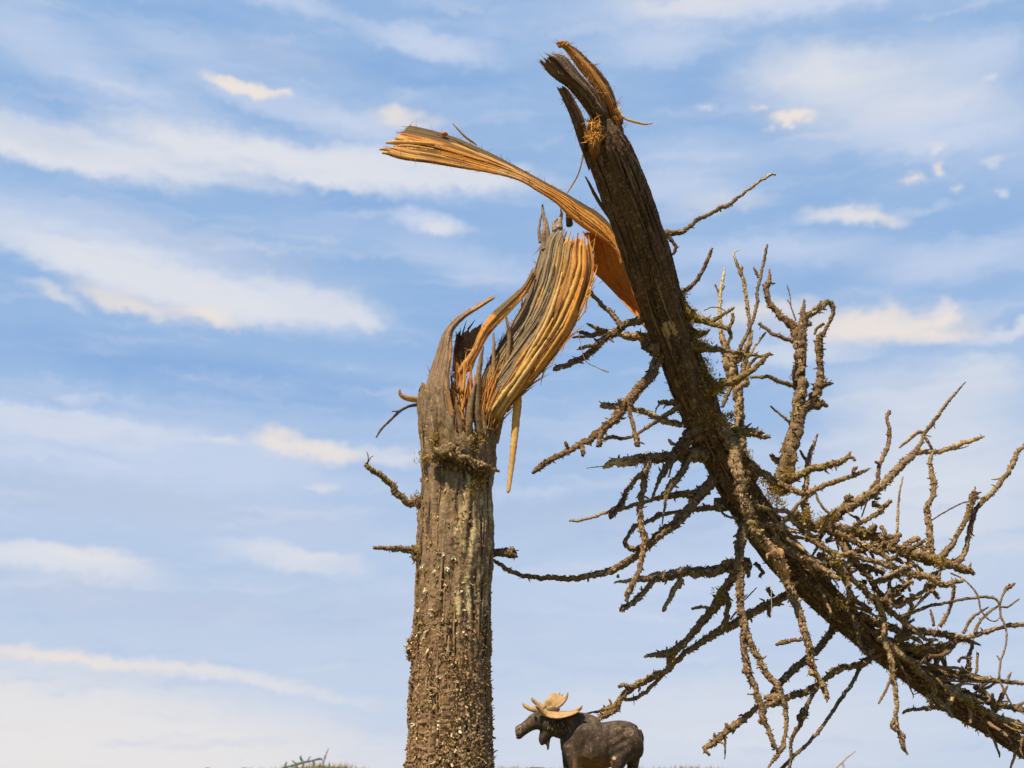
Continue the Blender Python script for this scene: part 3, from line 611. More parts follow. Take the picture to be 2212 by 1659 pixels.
# ------------------------------------------------------------------ the leaning trunk and its prongs
# centre line of the fallen stem with its radius and depth
stem = [Z('A', (1585, 640, 50)) + (-.016,), Z('A', (1592, 730, 110)) + (-.016,), Z('A', (1625, 850, 150)) + (-.014,), Z('A', (1690, 1010, 158)) + (-.011,), Z('A', (1760, 1200, 160)) + (-.007,), Z('A', (1838, 1420, 160)) + (-.002,), Z('A', (1905, 1620, 160)) + (.003,),
        Z('E', (885, 1000, 148)) + (.008,), Z('E', (960, 1200, 142)) + (.013,), Z('E', (1030, 1400, 138)) + (.018,), Z('E', (1090, 1560, 138)) + (.022,), Z('F', (1325, 222, 136)) + (.028,), Z('F', (1382, 386, 120)) + (.034,), Z('F', (1472, 566, 118)) + (.042,), Z('F', (1580, 768, 124)) + (.052,), Z('F', (1708, 970, 130)) + (.062,),
        Z('F', (1836, 1152, 128)) + (.074,), Z('F', (1968, 1318, 124)) + (.084,), Z('H', (996, 256, 92)) + (.10,), Z('H', (1168, 420, 80)) + (.115,), Z('H', (1352, 576, 72)) + (.13,), Z('H', (1554, 734, 66)) + (.15,), Z('H', (1774, 896, 62)) + (.168,), Z('H', (1996, 1026, 58)) + (.185,), Z('H', (2218, 1170, 54)) + (.20,), Z('H', (2500, 1330, 50)) + (.22,)]
STEM_OLD = [(p[0], p[1], p[3]) for p in catmull(stem, 8)]
SD = [(0, -.135), (273, -.085), (450, -.050), (650, -.004), (900, .050), (1050, .085), (1250, .120), (1450, .165), (1620, .200), (1720, .220)]
def stem_dep(Y):
    for (a, da), (b, db) in zip(SD, SD[1:]):
        if Y <= b: return da + (db - da) * (Y - a) / (b - a)
    return SD[-1][1]
def shift_at(X, Y):
    q = min(STEM_OLD, key=lambda q: (q[0] - X) ** 2 + (q[1] - Y) ** 2); return stem_dep(q[1]) - q[2]
stem = [(x, y, r, stem_dep(y)) for x, y, r, _ in stem]
# the fallen stem thins as it goes; keep the last of it bedded on the ground
mb = MB(); P = catmull(stem, 2.2); n = len(P)
C2 = [W(p[0], p[1], p[3]) for p in P]; r2 = [p[2] * SCL(p[0], p[1], p[3]) for p in P]
def fallen_col(t, a, rv, p):
    q = noise.noise(p * 120); q2 = noise.noise(p * 480)
    c = mixc((.072, .050, .034), (.112, .080, .053), .5 + q)
    if rv < -.08: c = mixc(c, (.06, .045, .032), min(1, (-rv - .08) * 5))
    if q2 > .30: c = mixc(c, (.23, .175, .12), .6)
    if t > .30 and noise.noise(p * 95 + Vector((4, 4, 4))) > .27: c = mixc(c, MOSS, .55)
    return c
rings2 = tube(mb, C2, r2, 96, fallen_col, rough=.06, freq=300, ridge=.10, ridge_n=13, seed=8.1, aniso=.14)
for i in range(4200):
    k = int(len(rings2) * random.random()); c, (t, nn, b), r = rings2[k]; low = k / len(rings2)
    if low < .30 and random.random() < .78: continue
    a = random.uniform(0, 2 * math.pi); d = nn * math.cos(a) + b * math.sin(a)
    if d.y > .5: continue
    tt = (t * random.uniform(-1, 1) + b * random.uniform(-.5, .5) + Vector((0, 0, .4 * random.random()))); tt = (tt - d * tt.dot(d)).normalized()
    s = random.uniform(.0006, .0017) * (1 + .7 * low); x = random.random()
    col = jit((.17, .12, .078) if x < .5 else (.27, .205, .13) if x < .8 else (.24, .195, .07) if x < .94 else (.40, .34, .2), .25)
    flake(mb, c + d * r, d, tt, s * random.uniform(.6, 1.2), s * random.uniform(1, 2.6), col, random.uniform(.1, .8))
for k in range(90):
    c, (t, nn, b), r = rings2[int(len(rings2) * random.random() * .4)]; a = random.uniform(0, 6.28); d = nn * math.cos(a) + b * math.sin(a)
    hair(mb, c + d * r, d + t * random.uniform(-1, 1), random.uniform(.0015, .006), .00014, jit((.36, .28, .2), .3), 1.2)
for zo, x, y, r_ in [('F', 1275, 335, 66), ('F', 1440, 520, 60), ('F', 1330, 470, 56), ('F', 1500, 900, 60), ('E', 850, 1300, 60), ('F', 1640, 1330, 60), ('H', 1090, 380, 52), ('H', 1290, 570, 40), ('E', 1150, 1290, 50), ('F', 1530, 420, 52), ('F', 1690, 690, 60), ('E', 900, 520, 34)]:
    X, Y, r_ = Z(zo, (x, y, r_)); dd_ = stem_dep(Y); lump(mb, W(X, Y, dd_ - .002), r_ * SCL(X, Y, dd_), (.115, .085, .06), (1, .8, 1), .45)
bark_strips(mb, rings2, 460, .02, .72, .0007, lambda: random.choice([(.12, .088, .060), (.075, .053, .037), (.18, .138, .098), (.10, .072, .05)]), .6)
fallen = mb.build('fallen_trunk', M_BARK, tree); fallen['label'] = 'leaning dark trunk of the snapped top with grooved bark'
# pale lichen patch on it
mb = MB(); bm = bmesh.new()
ctr = Z('E', (945, 1170)); k = SCL(*ctr, .012); ring = []
outl = [(885, 1165), (905, 1120), (950, 1108), (980, 1130), (985, 1165), (1003, 1190), (985, 1215), (950, 1208), (930, 1232), (905, 1215)]
# lies on the stem : find the ring nearest and follow its curvature
def on_stem(X, Y):
    best = None
    for c, (t, nn, b), r in rings2[::2]:
        d = ray(X, Y).normalized(); v = c - CAM; m = v - d * v.dot(d)
        if best is None or m.length / r < best[0]: best = (m.length / r, c, r, v.dot(d), d, m.length)
    q, c, r, s, d, ml = best
    return CAM + d * (s - math.sqrt(max(0, r * r - ml * ml)) - .0012)
vs = [on_stem(*ctr)] ; nn_ = 40; lev = 5
P2 = catmull([Z('E', p) for p in outl] + [Z('E', outl[0])], 3)
for l in range(1, lev + 1):
    for q in P2:
        f = l / lev; jx = noise.noise(Vector((q[0] * .3, q[1] * .3, 1))) * 2.2 * f
        p = on_stem(ctr[0] + (q[0] - ctr[0]) * f + jx, ctr[1] + (q[1] - ctr[1]) * f + jx); vs.append(p + Vector((0, .0007 if l == lev else -.0003 * abs(noise.noise(p * 900)), 0)))
m_ = len(P2); F = [(0, 1 + i, 1 + (i + 1) % m_) for i in range(m_)]
for l in range(lev - 1):
    for i in range(m_): a0 = 1 + l * m_; F.append((a0 + i, a0 + m_ + i, a0 + m_ + (i + 1) % m_, a0 + (i + 1) % m_))
mb.add(vs, F, [jit((.46, .39, .26), .2) for _ in vs]); mb.build('lichen_patch', M_MOSS, fallen)

# prongs at the broken top
def bark_prong(u, t):
    q = noise.noise(Vector((u * 14, t * 3, 61))); c = mixc((.165, .122, .083), (.065, .047, .033), .45 + q * 1.4)
    if t < .10: c = mixc(c, (.52, .34, .15), .5)
    return c
mb = MB()
sheet(mb, 'A', [(1075, 162), (1140, 225), (1205, 318), (1270, 372), (1350, 430), (1425, 520), (1490, 610), (1545, 700), (1570, 800), (1590, 900)], [(1190, 125), (1245, 178), (1330, 208), (1400, 290), (1480, 380), (1560, 470), (1620, 570), (1670, 660), (1725, 760), (1765, 880)],
      [-.120, -.114, -.108, -.100, -.090, -.066, -.04], [-.118, -.112, -.105, -.096, -.086, -.064, -.04], 26, .012, bark_prong, .15, 0, 110, .012, .9)
mb.build('prong', M_BARK, fallen)['label'] = 'curved bark prong at the broken top end'
mb = MB()
sheet(mb, 'A', [(1255, 400), (1310, 505), (1368, 640), (1412, 780), (1455, 900), (1490, 1000)], [(1296, 402), (1342, 432), (1400, 520), (1450, 620), (1478, 720), (1530, 900)], [-.108, -.102, -.094, -.080, -.050], [-.110, -.105, -.098, -.084, -.050], 14, .006, lambda u, t: mixc(bark_prong(u, t + .1), (.50, .24, .08), 1 if u > .84 and t < .8 else 0), .06, 0, 50, .008, .9)
mb.build('prong', M_BARK, fallen)['label'] = 'short dark prong left of the curved one'
mb = MB()
def strip_col(u, t):
    c = woodcol(u, t, 31., deep=-.1); c = mixc(c, (.55, .36, .19), .35)
    if t < .12: c = mixc(c, ORANGE, .7)
    return mixc(c, (.22, .15, .09), 1 if u > .8 or noise.noise(Vector((u * 14, t * 4, 3))) > .33 else 0)
sheet(mb, 'A', [(1238, 96), (1315, 152), (1370, 222), (1430, 305), (1500, 392), (1560, 470), (1615, 560), (1640, 660), (1660, 740)], [(1290, 92), (1400, 150), (1470, 212), (1552, 292), (1622, 382), (1664, 470), (1690, 560), (1712, 650), (1735, 740)],
      [-.110, -.104, -.096, -.088, -.072], [-.108, -.100, -.092, -.084, -.070], 16, .004, strip_col, .05, 0, 80, .004, .9)
for k in range(26):
    x, y = random.uniform(1640, 1715), random.uniform(480, 660); p = W(*Z('A', (x, y)), -.088); hair(mb, p, Vector((random.uniform(.1, 1), -.3, random.gauss(0, .8))), random.uniform(.003, .008), .00022, jit((.66, .42, .16), .3), 1)
for k in range(16):
    p = W(*Z('A', (random.uniform(1275, 1345), random.uniform(104, 135))), -.110); lump(mb, p, random.uniform(.0008, .0018), (.60, .36, .13), rough=.6)
mb.build('prong', M_WOOD, fallen)['label'] = 'tan strip of torn wood bending left at the very top'
mb = MB()      # frayed orange pocket between the prongs
for k in range(170):
    x, y = random.gauss(1525, 26), random.uniform(650, 800); p = W(*Z('A', (x, y)), -.101 + random.uniform(-.003, .004)); hair(mb, p, Vector((random.gauss(-.15, .35), -.25, random.gauss(-.3, .9))), random.uniform(.004, .010), random.uniform(.0003, .0007), jit(mixc(ORANGE, GOLD, random.random()), .25), 1.1)
lump(mb, W(*Z('A', (1540, 770)), -.093), .0075, (.34, .17, .06), (.8, .4, 2.0), .7)
mb.build('frayed_fibres', M_WOOD, fallen)
strand([(1690, 560, 6), (1715, 610, 9), (1750, 640, 9), (1830, 664, 8), (1880, 674, 6), (1930, 668, 3)], 'A', -.088, -.09, M_WOOD, (.86, .74, .55), name='wood_fibre', hairs=1)
strand([(1690, 590, 14), (1712, 640, 14), (1722, 672, 5)], 'A', -.088, -.088, M_WOOD, (.25, .15, .08), hairs=8)

# ------------------------------------------------------------------ branches
SHIFT = {}
def branch(pl, zone='F', d=(.03, .03), moss=.15, col=None, name='branch', parent=tree, spur=.5, rough=.3, flk=1.0, tip=None, label=None):
    mb = MB(); Q = [Z(zone, p if len(p) > 2 else p + (10,)) if not isinstance(p[0], str) else Z(p[0], p[1:]) for p in pl]
    if parent is tree: sh = 0 if zone == 'C' else shift_at(Q[0][0], Q[0][1])
    else: sh = SHIFT.get(parent.name, 0)
    d = tuple(x + sh for x in d)
    P = catmull(Q, 1.7); n = len(P); col = col or random.choice([(.235, .172, .108), (.215, .152, .092), (.255, .195, .128)])
    sd_ = random.random() * 90; CC = []; RR = []
    s = 0
    for i, p in enumerate(P):
        f = i / max(1, n - 1); dep = d[0] + (d[1] - d[0]) * f if len(d) == 2 else d[int(f * (len(d) - 1))] + (d[min(len(d) - 1, int(f * (len(d) - 1)) + 1)] - d[int(f * (len(d) - 1))]) * (f * (len(d) - 1) - int(f * (len(d) - 1)))
        k = SCL(p[0], p[1], dep); r = max(.8, p[2]); s = i * 1.7
        wob = .42 * r * min(1, f * 6)
        x = p[0] + wob * noise.noise(Vector((s * .075, sd_, 0))) + .5 * wob * noise.noise(Vector((s * .21, sd_, 30))); y = p[1] + wob * noise.noise(Vector((s * .075, sd_, 9))) + .5 * wob * noise.noise(Vector((s * .21, sd_, 39)))
        nod = max(0, noise.noise(Vector((s * .13, sd_, 4)))) ** 1.5 * .55
        CC.append(W(x, y, dep + .3 * r * k * noise.noise(Vector((s * .06, sd_, 20))))); RR.append(r * k * (.74 + .8 * nod) * (1 if f < .97 else .8))
    def cf(t, a, rv, p):
        q = noise.noise(p * 260 + Vector((sd_, 0, 0))); c = mixc(col, (.12, .082, .052), max(0, .15 + q * 1.1)); c = mixc(c, (.36, .285, .185), max(0, noise.noise(p * 420 + Vector((0, sd_, 0))) - .1) * 1.3)
        if rv < -.12: c = mixc(c, (.07, .05, .035), .7)
        m = noise.noise(p * 150 + Vector((0, 0, sd_)))
        if m > .45 - moss * 1.3: c = mixc(c, MOSS, min(1, (m - .45 + moss * 1.3) * 3))
        if tip and t > 1 - tip[1]: c = mixc(c, tip[0], (t - 1 + tip[1]) / tip[1] * 1.5)
        return c
    rmax = max(RR); seg = 8 if rmax < .0035 else 12 if rmax < .008 else 18
    rg = tube(mb, CC, RR, seg, cf, rough * 1.25, 620 if rmax < .006 else 400, .2, 6)
    nf = int(n * .95 * flk)
    for k in range(nf):
        c, (t, nn, b), r = rg[random.randrange(len(rg))]; a = random.uniform(0, 6.28); dd = nn * math.cos(a) + b * math.sin(a)
        if dd.y > .6: continue
        tt = (t * random.choice((-1, 1)) + b * random.uniform(-.5, .5)); tt = (tt - dd * tt.dot(dd)).normalized(); sz = min(.0021, max(.0006, r * random.uniform(.35, .9)))
        x = random.random(); cc = jit(col if x < .35 else (.38, .295, .19) if x < .66 else (.09, .062, .042) if x < .9 - moss * .3 else MOSS if x < .97 else LICH, .25)
        flake(mb, c + dd * r * .96, dd, tt, sz * random.uniform(.7, 1.4), sz * random.uniform(.9, 2.0), cc, random.uniform(.1, .7))
    for k in range(int(n * .036 * spur)):      # buds and broken side spurs
        i = random.randrange(int(n * .08), n); c, (t, nn, b), r = rg[i]; a = random.uniform(0, 6.28); dd = nn * math.cos(a) + b * math.sin(a); dd = Vector((dd.x, dd.y * .5, dd.z)).normalized()
        ln = random.uniform(.5, 1.8) * min(r, .003) + .0006; C3 = [c + dd * r * .5, c + dd * (r + ln * .3), c + (dd + t * random.uniform(-.5, .5)).normalized() * (r + ln)]
        r0 = min(.0011, r * random.uniform(.22, .42)); tube(mb, [C3[0], C3[1], (C3[1] + C3[2]) / 2, C3[2]], [r0 * 1.3, r0 * .95, r0 * .8, r0 * .25], 6, lambda *a_: jit(col, .3), .4, 900)
    if moss > .3:
        for k in range(int(n * moss * .5)):
            c, (t, nn, b), r = rg[random.randrange(len(rg))]; dd = Vector((random.gauss(0, .7), random.gauss(-.3, .6), random.gauss(.5, .6))).normalized()
            hair(mb, c + dd * r * .85, dd + t * random.uniform(-.7, .7), random.uniform(.0012, .0035), random.uniform(.00018, .0004), jit(random.choice([(.28, .22, .07), (.38, .31, .10), (.22, .16, .07), (.42, .37, .18)]), .25), 1.5, 4)
    o = mb.build(name, M_TWIG, parent); SHIFT[o.name] = sh
    if label: o['label'] = label
    return o
def twig(parent, *a, **k): return branch(*a, name='twig', parent=parent, **k)

# on the standing trunk
b_ = branch([(370, 372, 30), (330, 372, 25), (290, 362, 21), (250, 330, 22), (215, 282, 21), (160, 236, 18), (120, 206, 17), (84, 182, 14)], 'C', (-.004, -.02), .2, (.25, .18, .11), spur=.6)
twig(b_, [(92, 185, 5), (105, 160, 4), (97, 120, 2)], 'C', (-.02, -.022), 0); twig(b_, [(100, 182, 4), (112, 155, 3), (128, 142, 2)], 'C', (-.02, -.02), 0)
branch([(365, 596, 32), (325, 596, 27), (290, 596, 21), (230, 594, 17), (170, 588, 14), (130, 588, 13)], 'C', (-.004, -.018), .2, (.24, .185, .13), spur=.3)
branch([(690, 618, 24), (735, 614, 24), (775, 610, 28), (815, 612, 33)], 'C', (.002, -.004), .05, (.17, .115, .072), spur=.6, label='short dark broken stub')
k_ = branch([(415, 165, 20), (448, 130, 38), (490, 112, 40), (530, 136, 26), (600, 166, 22), (655, 190, 26), (705, 207, 17), (742, 214, 10)], 'C', (-.027, -.034, -.034, -.03, -.018), .3, (.30, .225, .14), rough=.45, flk=2, spur=1.2, label='knotty pale stub lying across the trunk')
branch([(470, 180, 22), (520, 195, 30), (570, 190, 26), (640, 230, 22), (690, 240, 14)], 'C', (-.026, -.028, -.022), .2, (.12, .085, .055), rough=.45, flk=2)

# on the leaning trunk, right side
b_ = branch([(880, 510, 30), (920, 502, 28), (965, 505, 28), (1022, 503, 24), (1060, 475, 21), (1130, 420, 19), (1220, 370, 17), (1300, 328, 19), (1340, 318, 22), (1400, 270, 15), (1480, 210, 14), (1560, 150, 13), (1640, 102, 14), (1672, 98, 15)], 'E', (.006, .012), .06, (.20, .150, .105), spur=.35, tip=((.52, .42, .30), .35), rough=.2, label='bare twig reaching up right, alone above the others')
twig(b_, [(935, 530, 20), (965, 570, 17), (985, 598, 17), (976, 632, 15), (955, 652, 12)], 'E', (.006, .004), .05, (.09, .066, .05), spur=1.5)
branch([(1015, 935, 24), (1045, 905, 20), (1082, 880, 20), (1120, 842, 19), (1165, 775, 18), (1200, 700, 17), (1236, 612, 15)], 'E', (.010, .012), .06, (.13, .095, .068), spur=.3)
b_ = branch([(1020, 960, 35), (1060, 1040, 40), (1110, 1085, 40), (1180, 1108, 32), (1240, 1110, 22), (1290, 1082, 16), (1350, 1046, 14), (1388, 1022, 12)], 'E', (.008, .0), .75, (.26, .19, .11), spur=1.0, flk=1.5, label='moss covered branch high on the leaning trunk')
twig(b_, [(1180, 1110, 26), (1240, 1140, 24), (1300, 1150, 20), (1350, 1165, 20), (1378, 1110, 15), (1382, 1058, 12)], 'E', (.004, -.004), .4, (.32, .235, .14), spur=1)
twig(b_, [(1350, 1160, 18), (1362, 1220, 16), (1335, 1280, 14)], 'E', (0, .002), .3, (.34, .25, .15), spur=1)
twig(b_, [(1180, 1040, 5), (1230, 1018, 5), (1285, 1022, 5), (1330, 1045, 4)], 'E', (0, -.004), .1)
b_ = branch([(1080, 1280, 45), (1130, 1296, 42), (1190, 1300, 35), (1260, 1310, 25), (1340, 1325, 18), (1420, 1336, 16), (1490, 1352, 14), (1550, 1335, 9)], 'E', (.006, -.006), .55, (.22, .16, .10), spur=.7, flk=1.3)
twig(b_, [(1480, 1345, 12), (1540, 1350, 12), (1580, 1362, 6)], 'E', (-.004, -.008), .1)
twig(b_, [(1500, 1345, 11), (1545, 1270, 10), (1608, 1190, 9)], 'E', (.01, .02), .0, (.42, .34, .23), spur=.2)
twig(b_, [(1100, 1190, 40), (1150, 1210, 30), (1200, 1190, 18), (1225, 1170, 10)], 'E', (.004, -.002), .7)
b_ = branch([(1160, 1610, 50), (1230, 1585, 46), (1290, 1556, 40), (1370, 1530, 32), (1450, 1490, 27), (1530, 1440, 24), (1590, 1382, 21), (1642, 1332, 16)], 'E', (.014, -.004), .5, (.28, .205, .125), spur=.8, flk=1.4)
twig(b_, [(1480, 1470, 20), (1500, 1410, 16), (1540, 1370, 12), (1600, 1350, 14), (1660, 1345, 10)], 'E', (.004, 0), .2)
twig(b_, [(1150, 1500, 48), (1190, 1500, 36), (1230, 1520, 24), (1270, 1540, 18)], 'E', (.012, .006), .85)

# pale upright twigs behind
BEH = .085
b_ = branch([('F', 1640, 620, 44), ('F', 1620, 480, 42), ('F', 1612, 350, 38), ('F', 1605, 200, 38), ('F', 1602, 60, 38), ('E', 1385, 1540, 54), ('E', 1365, 1430, 58), ('E', 1340, 1330, 44), ('E', 1305, 1230, 24), ('E', 1296, 1140, 19), ('E', 1290, 1050, 16), ('E', 1290, 960, 15), ('E', 1300, 870, 14), ('E', 1315, 800, 12), ('E', 1322, 742, 6)], 'E', (.05, .085), .12, (.33, .255, .165), spur=.9, flk=1.2, tip=((.60, .49, .33), .4), label='pale upright branch behind the leaning trunk')
twig(b_, [(1287, 950, 10), (1275, 910, 10), (1255, 858, 7)], 'E', (BEH, BEH), 0, (.45, .36, .24)); twig(b_, [(1305, 900, 8), (1325, 870, 6)], 'E', (BEH, BEH), 0, (.5, .4, .27))
b_ = branch([(1380, 1400, 40), (1450, 1330, 26), (1500, 1250, 22), (1497, 1130, 18), (1477, 1000, 16), (1460, 880, 16), (1435, 780, 16), (1400, 690, 12), (1388, 638, 8), (1432, 621, 4)], 'E', (BEH, BEH), .05, (.46, .37, .25), spur=.5, tip=((.75, .65, .5), .12), label='pale twig with a white hooked tip')
twig(b_, [(1432, 800, 12), (1440, 750, 16), (1442, 730, 8)], 'E', (BEH, BEH), 0, (.40, .3, .18))
b_ = branch([(1400, 1370, 22), (1430, 1300, 17), (1470, 1220, 16), (1520, 1100, 15), (1545, 1000, 15), (1550, 900, 14), (1570, 810, 13), (1595, 700, 13), (1617, 582, 11)], 'E', (.06, .07), .08, (.20, .152, .105), spur=.6)
twig(b_, [(1555, 815, 12), (1540, 780, 12), (1522, 742, 11)], 'E', (.07, .07), 0, (.17, .125, .085))
twig(b_, [(1480, 1290, 26), (1470, 1370, 24), (1455, 1450, 30), (1470, 1540, 26), ('F', 1590, 110, 24), ('F', 1570, 180, 14)], 'E', (.07, .055), .3, spur=1.4, flk=1.5)
twig(b_, [('F', 1570, 60, 14), ('F', 1525, 150, 20), ('F', 1490, 230, 18)], 'F', (.06, .05), .2)

# the forked limb standing behind
FK = .11
fk = branch([('G', 220, 800, 92), ('G', 260, 700, 84), ('G', 285, 600, 72), ('G', 312, 480, 64), ('G', 342, 350, 60), ('G', 368, 200, 58), ('G', 378, 60, 48), ('E', 1835, 1540, 60), ('E', 1850, 1400, 50), ('E', 1848, 1300, 50), ('E', 1845, 1220, 54), ('E', 1860, 1150, 36), ('E', 1866, 1080, 25), ('E', 1866, 1030, 20), ('E', 1872, 965, 8)], 'G', (.075, FK), .12, (.20, .150, .098), spur=1.2, flk=1.6, rough=.25, label='thick forked limb standing upright behind')
twig(fk, [(1830, 1230, 44), (1795, 1150, 40), (1740, 1110, 31), (1680, 1050, 26), (1632, 980, 24), (1608, 890, 26), (1632, 830, 19), (1634, 755, 7)], 'E', (FK, FK), .05, (.21, .14, .085), spur=.8, flk=1.4)
twig(fk, [(1640, 850, 12), (1672, 853, 6)], 'E', (FK, FK), 0, (.13, .09, .06)); twig(fk, [(1600, 870, 14), (1580, 858, 8)], 'E', (FK, FK), 0)
twig(fk, [(1855, 1140, 36), (1890, 1080, 30), (1935, 1050, 28), (1990, 1010, 28), (2040, 982, 26), (2072, 1020, 20), (2062, 1090, 18), (2022, 1165, 15), (2000, 1220, 22)], 'E', (FK, FK), .1, (.21, .155, .10), spur=1.6, flk=1.6)
twig(fk, [(1870, 1160, 20), (1910, 1135, 22), (1925, 1130, 12)], 'E', (FK, FK), 0)
twig(fk, [('G', 395, 250, 40), ('G', 450, 200, 44), ('E', 1960, 1600, 40), ('E', 1985, 1500, 32), ('E', 1982, 1400, 26), ('E', 1975, 1320, 34), ('E', 1975, 1240, 30), ('E', 2005, 1190, 18)], 'E', (FK, FK), .15, (.20, .150, .098), spur=2, flk=1.8)
twig(fk, [(1985, 1560, 36), (2025, 1550, 26), (2075, 1542, 8)], 'E', (FK, FK), 0, spur=2); twig(fk, [('G', 450, 220, 40), ('G', 510, 215, 30), ('G', 560, 230, 12)], 'G', (FK, FK), .3, spur=2)
twig(fk, [(1940, 1205, 9), (1965, 1160, 13), (2010, 1130, 14)], 'E', (FK, FK), .1, spur=1)
twig(fk, [(1800, 1255, 22), (1720, 1226, 19), (1655, 1202, 17), (1605, 1162, 16), (1560, 1128, 17)], 'E', (FK, FK), .1, spur=1.5)
twig(fk, [(1810, 1560, 22), (1750, 1548, 20), (1700, 1530, 19), (1640, 1502, 20), (1570, 1500, 14), (1500, 1500, 13)], 'E', (FK, .09), .1, (.28, .21, .135), spur=1)
twig(fk, [(1815, 1110, 8), (1790, 1040, 6), (1772, 990, 6), (1750, 962, 4)], 'E', (FK, FK), 0, (.22, .18, .14), flk=.2); twig(fk, [(1780, 1005, 5), (1772, 930, 5), (1753, 864, 4)], 'E', (FK, FK), 0, (.22, .18, .14), flk=.2)
twig(fk, [('G', 270, 650, 42), ('G', 215, 605, 32), ('G', 165, 562, 18)], 'G', (.09, .09), .2, spur=.5); twig(fk, [('G', 300, 340, 14), ('G', 235, 285, 11), ('G', 165, 228, 9)], 'G', (.1, .1), 0, spur=.1)

# left side
b_ = branch([(800, 1060, 40), (725, 1108, 36), (655, 1130, 32), (580, 1172, 32), (510, 1222, 34), (440, 1282, 30), (380, 1342, 28), (290, 1392, 26), (220, 1422, 24), (130, 1452, 24)], 'E', (.016, -.008), .08, (.20, .150, .105), spur=.8, flk=1.1)
twig(b_, [(610, 1160, 24), (562, 1085, 23), (500, 1022, 21), (440, 970, 20), (388, 908, 18)], 'E', (.004, .012), .1, (.27, .205, .145), spur=.5); twig(b_, [(500, 1020, 8), (540, 1030, 8)], 'E', (.008, .008), 0)
twig(b_, [(440, 1275, 22), (375, 1292, 17), (318, 1302, 20)], 'E', (-.002, -.006), .1, spur=1.2)
twig(b_, [(310, 1185, 3), (325, 1260, 3.5), (345, 1350, 3.5), (372, 1400, 4), (440, 1435, 4), (500, 1460, 6), (522, 1466, 8)], 'E', (-.014, -.016), 0, (.40, .32, .22), flk=.1, spur=0)
b_ = branch([(830, 1235, 40), (770, 1225, 42), (700, 1222, 38), (620, 1210, 27), (540, 1192, 20), (470, 1178, 22), (410, 1150, 16), (368, 1128, 8)], 'E', (.026, .022), .12, (.36, .275, .175), spur=.7, flk=1.4)
twig(b_, [(500, 1190, 20), (440, 1205, 24), (395, 1210, 22), (340, 1190, 16), (300, 1188, 8)], 'E', (.02, .016), .05, spur=1); twig(b_, [(420, 1212, 14), (340, 1222, 12), (268, 1227, 9)], 'E', (.016, .014), .05, spur=.6)
branch([(860, 1300, 70), (800, 1290, 52), (765, 1280, 30), (745, 1255, 18)], 'E', (.012, .012), .1, (.17, .12, .08), spur=1.2, flk=1.3)
b_ = branch([('E', 880, 1340, 52), ('E', 845, 1400, 46), (1000, 10, 44), (930, 90, 42), (870, 160, 42), (800, 250, 42), (740, 320, 40), (660, 390, 35), (570, 460, 32), (480, 510, 28), (400, 550, 26), (320, 590, 26), (240, 640, 28), (182, 692, 20)], 'F', (.012, -.02), .06, (.195, .130, .082), spur=.8, flk=1.5, label='long dark branch slanting down left from the leaning trunk')
tw = [[(850, 170, 24), (852, 250, 20), (868, 330, 18), (888, 420, 20), (906, 500, 30)], [(650, 410, 28), (645, 460, 28), (630, 510, 22)], [(520, 500, 24), (528, 540, 18), (524, 570, 16)], [(440, 520, 6), (412, 500, 16), (405, 470, 12)], [(800, 230, 30), (780, 190, 22), (770, 175, 10)]]
for q in tw: twig(b_, q, 'F', (-.012, -.016), .1, (.24, .16, .10), spur=1)
branch([(1210, 355, 26), (1150, 340, 27), (1100, 330, 27), (1050, 310, 26), (980, 272, 28), (900, 254, 25), (800, 240, 22), (720, 222, 30), (650, 213, 28)], 'F', (.034, .02), .1, (.42, .335, .22), spur=.6, flk=1.4, label='pale stubby branch behind the long dark one')
b_ = branch([(1200, 220, 30), (1130, 270, 24), (1060, 312, 20), (990, 362, 16), (910, 415, 14), (860, 440, 16), (780, 450, 16), (720, 440, 18), (658, 466, 13)], 'F', (.02, 0), .06, (.25, .185, .125), spur=.7)
branch([(1190, 210, 26), (1110, 200, 26), (1060, 205, 16), (1045, 190, 7)], 'F', (.02, .012), .1, (.15, .11, .075), spur=1.6); branch([(1060, 210, 8), (1035, 240, 7), (1030, 270, 5)], 'F', (.014, .012), .3)
b_ = branch([(1370, 560, 80), (1280, 555, 62), (1200, 558, 52), (1120, 570, 46), (1020, 585, 45), (900, 600, 42), (800, 612, 41), (730, 622, 34), (668, 655, 18)], 'F', (.034, .01), .15, (.28, .21, .135), spur=.5, flk=1.8, tip=((.66, .52, .32), .35), label='thick broken branch with a pale torn end')
twig(b_, [(690, 640, 6), (630, 645, 5), (550, 656, 3)], 'F', (.008, .006), 0, (.8, .74, .62), flk=0, spur=0); twig(b_, [(790, 590, 7), (740, 590, 6), (705, 580, 3)], 'F', (.006, .004), 0, (.6, .5, .34), flk=0, spur=0)
b_ = branch([(985, 610, 30), (955, 690, 32), (945, 780, 31), (930, 870, 28), (920, 950, 26), (930, 1040, 25), (942, 1100, 28), (960, 1170, 34), (935, 1260, 24), (925, 1340, 24), (890, 1420, 24), (850, 1500, 26), (825, 1575, 24)], 'F', (.014, -.012), .12, (.26, .195, .125), spur=1.1, flk=1.5)
twig(b_, [(945, 690, 26), (905, 720, 24), (870, 760, 22), (830, 812, 22), (808, 870, 24), (780, 920, 30), (735, 965, 30), (718, 1005, 13)], 'F', (.006, -.002), .12, (.19, .135, .09), spur=1.2, flk=1.5)
twig(b_, [(730, 945, 16), (690, 962, 16), (630, 982, 14), (560, 1004, 13), (500, 1018, 13), (432, 1020, 11)], 'F', (.0, -.006), .02, (.50, .40, .27), spur=.1, flk=.3)
branch([(1440, 720, 40), (1370, 790, 40), (1300, 830, 34), (1200, 830, 30), (1130, 850, 26), (1050, 866, 20), (980, 882, 16), (900, 905, 18), (820, 930, 18), (755, 942, 18)], 'F', (.046, .014), .12, (.24, .175, .11), spur=1)
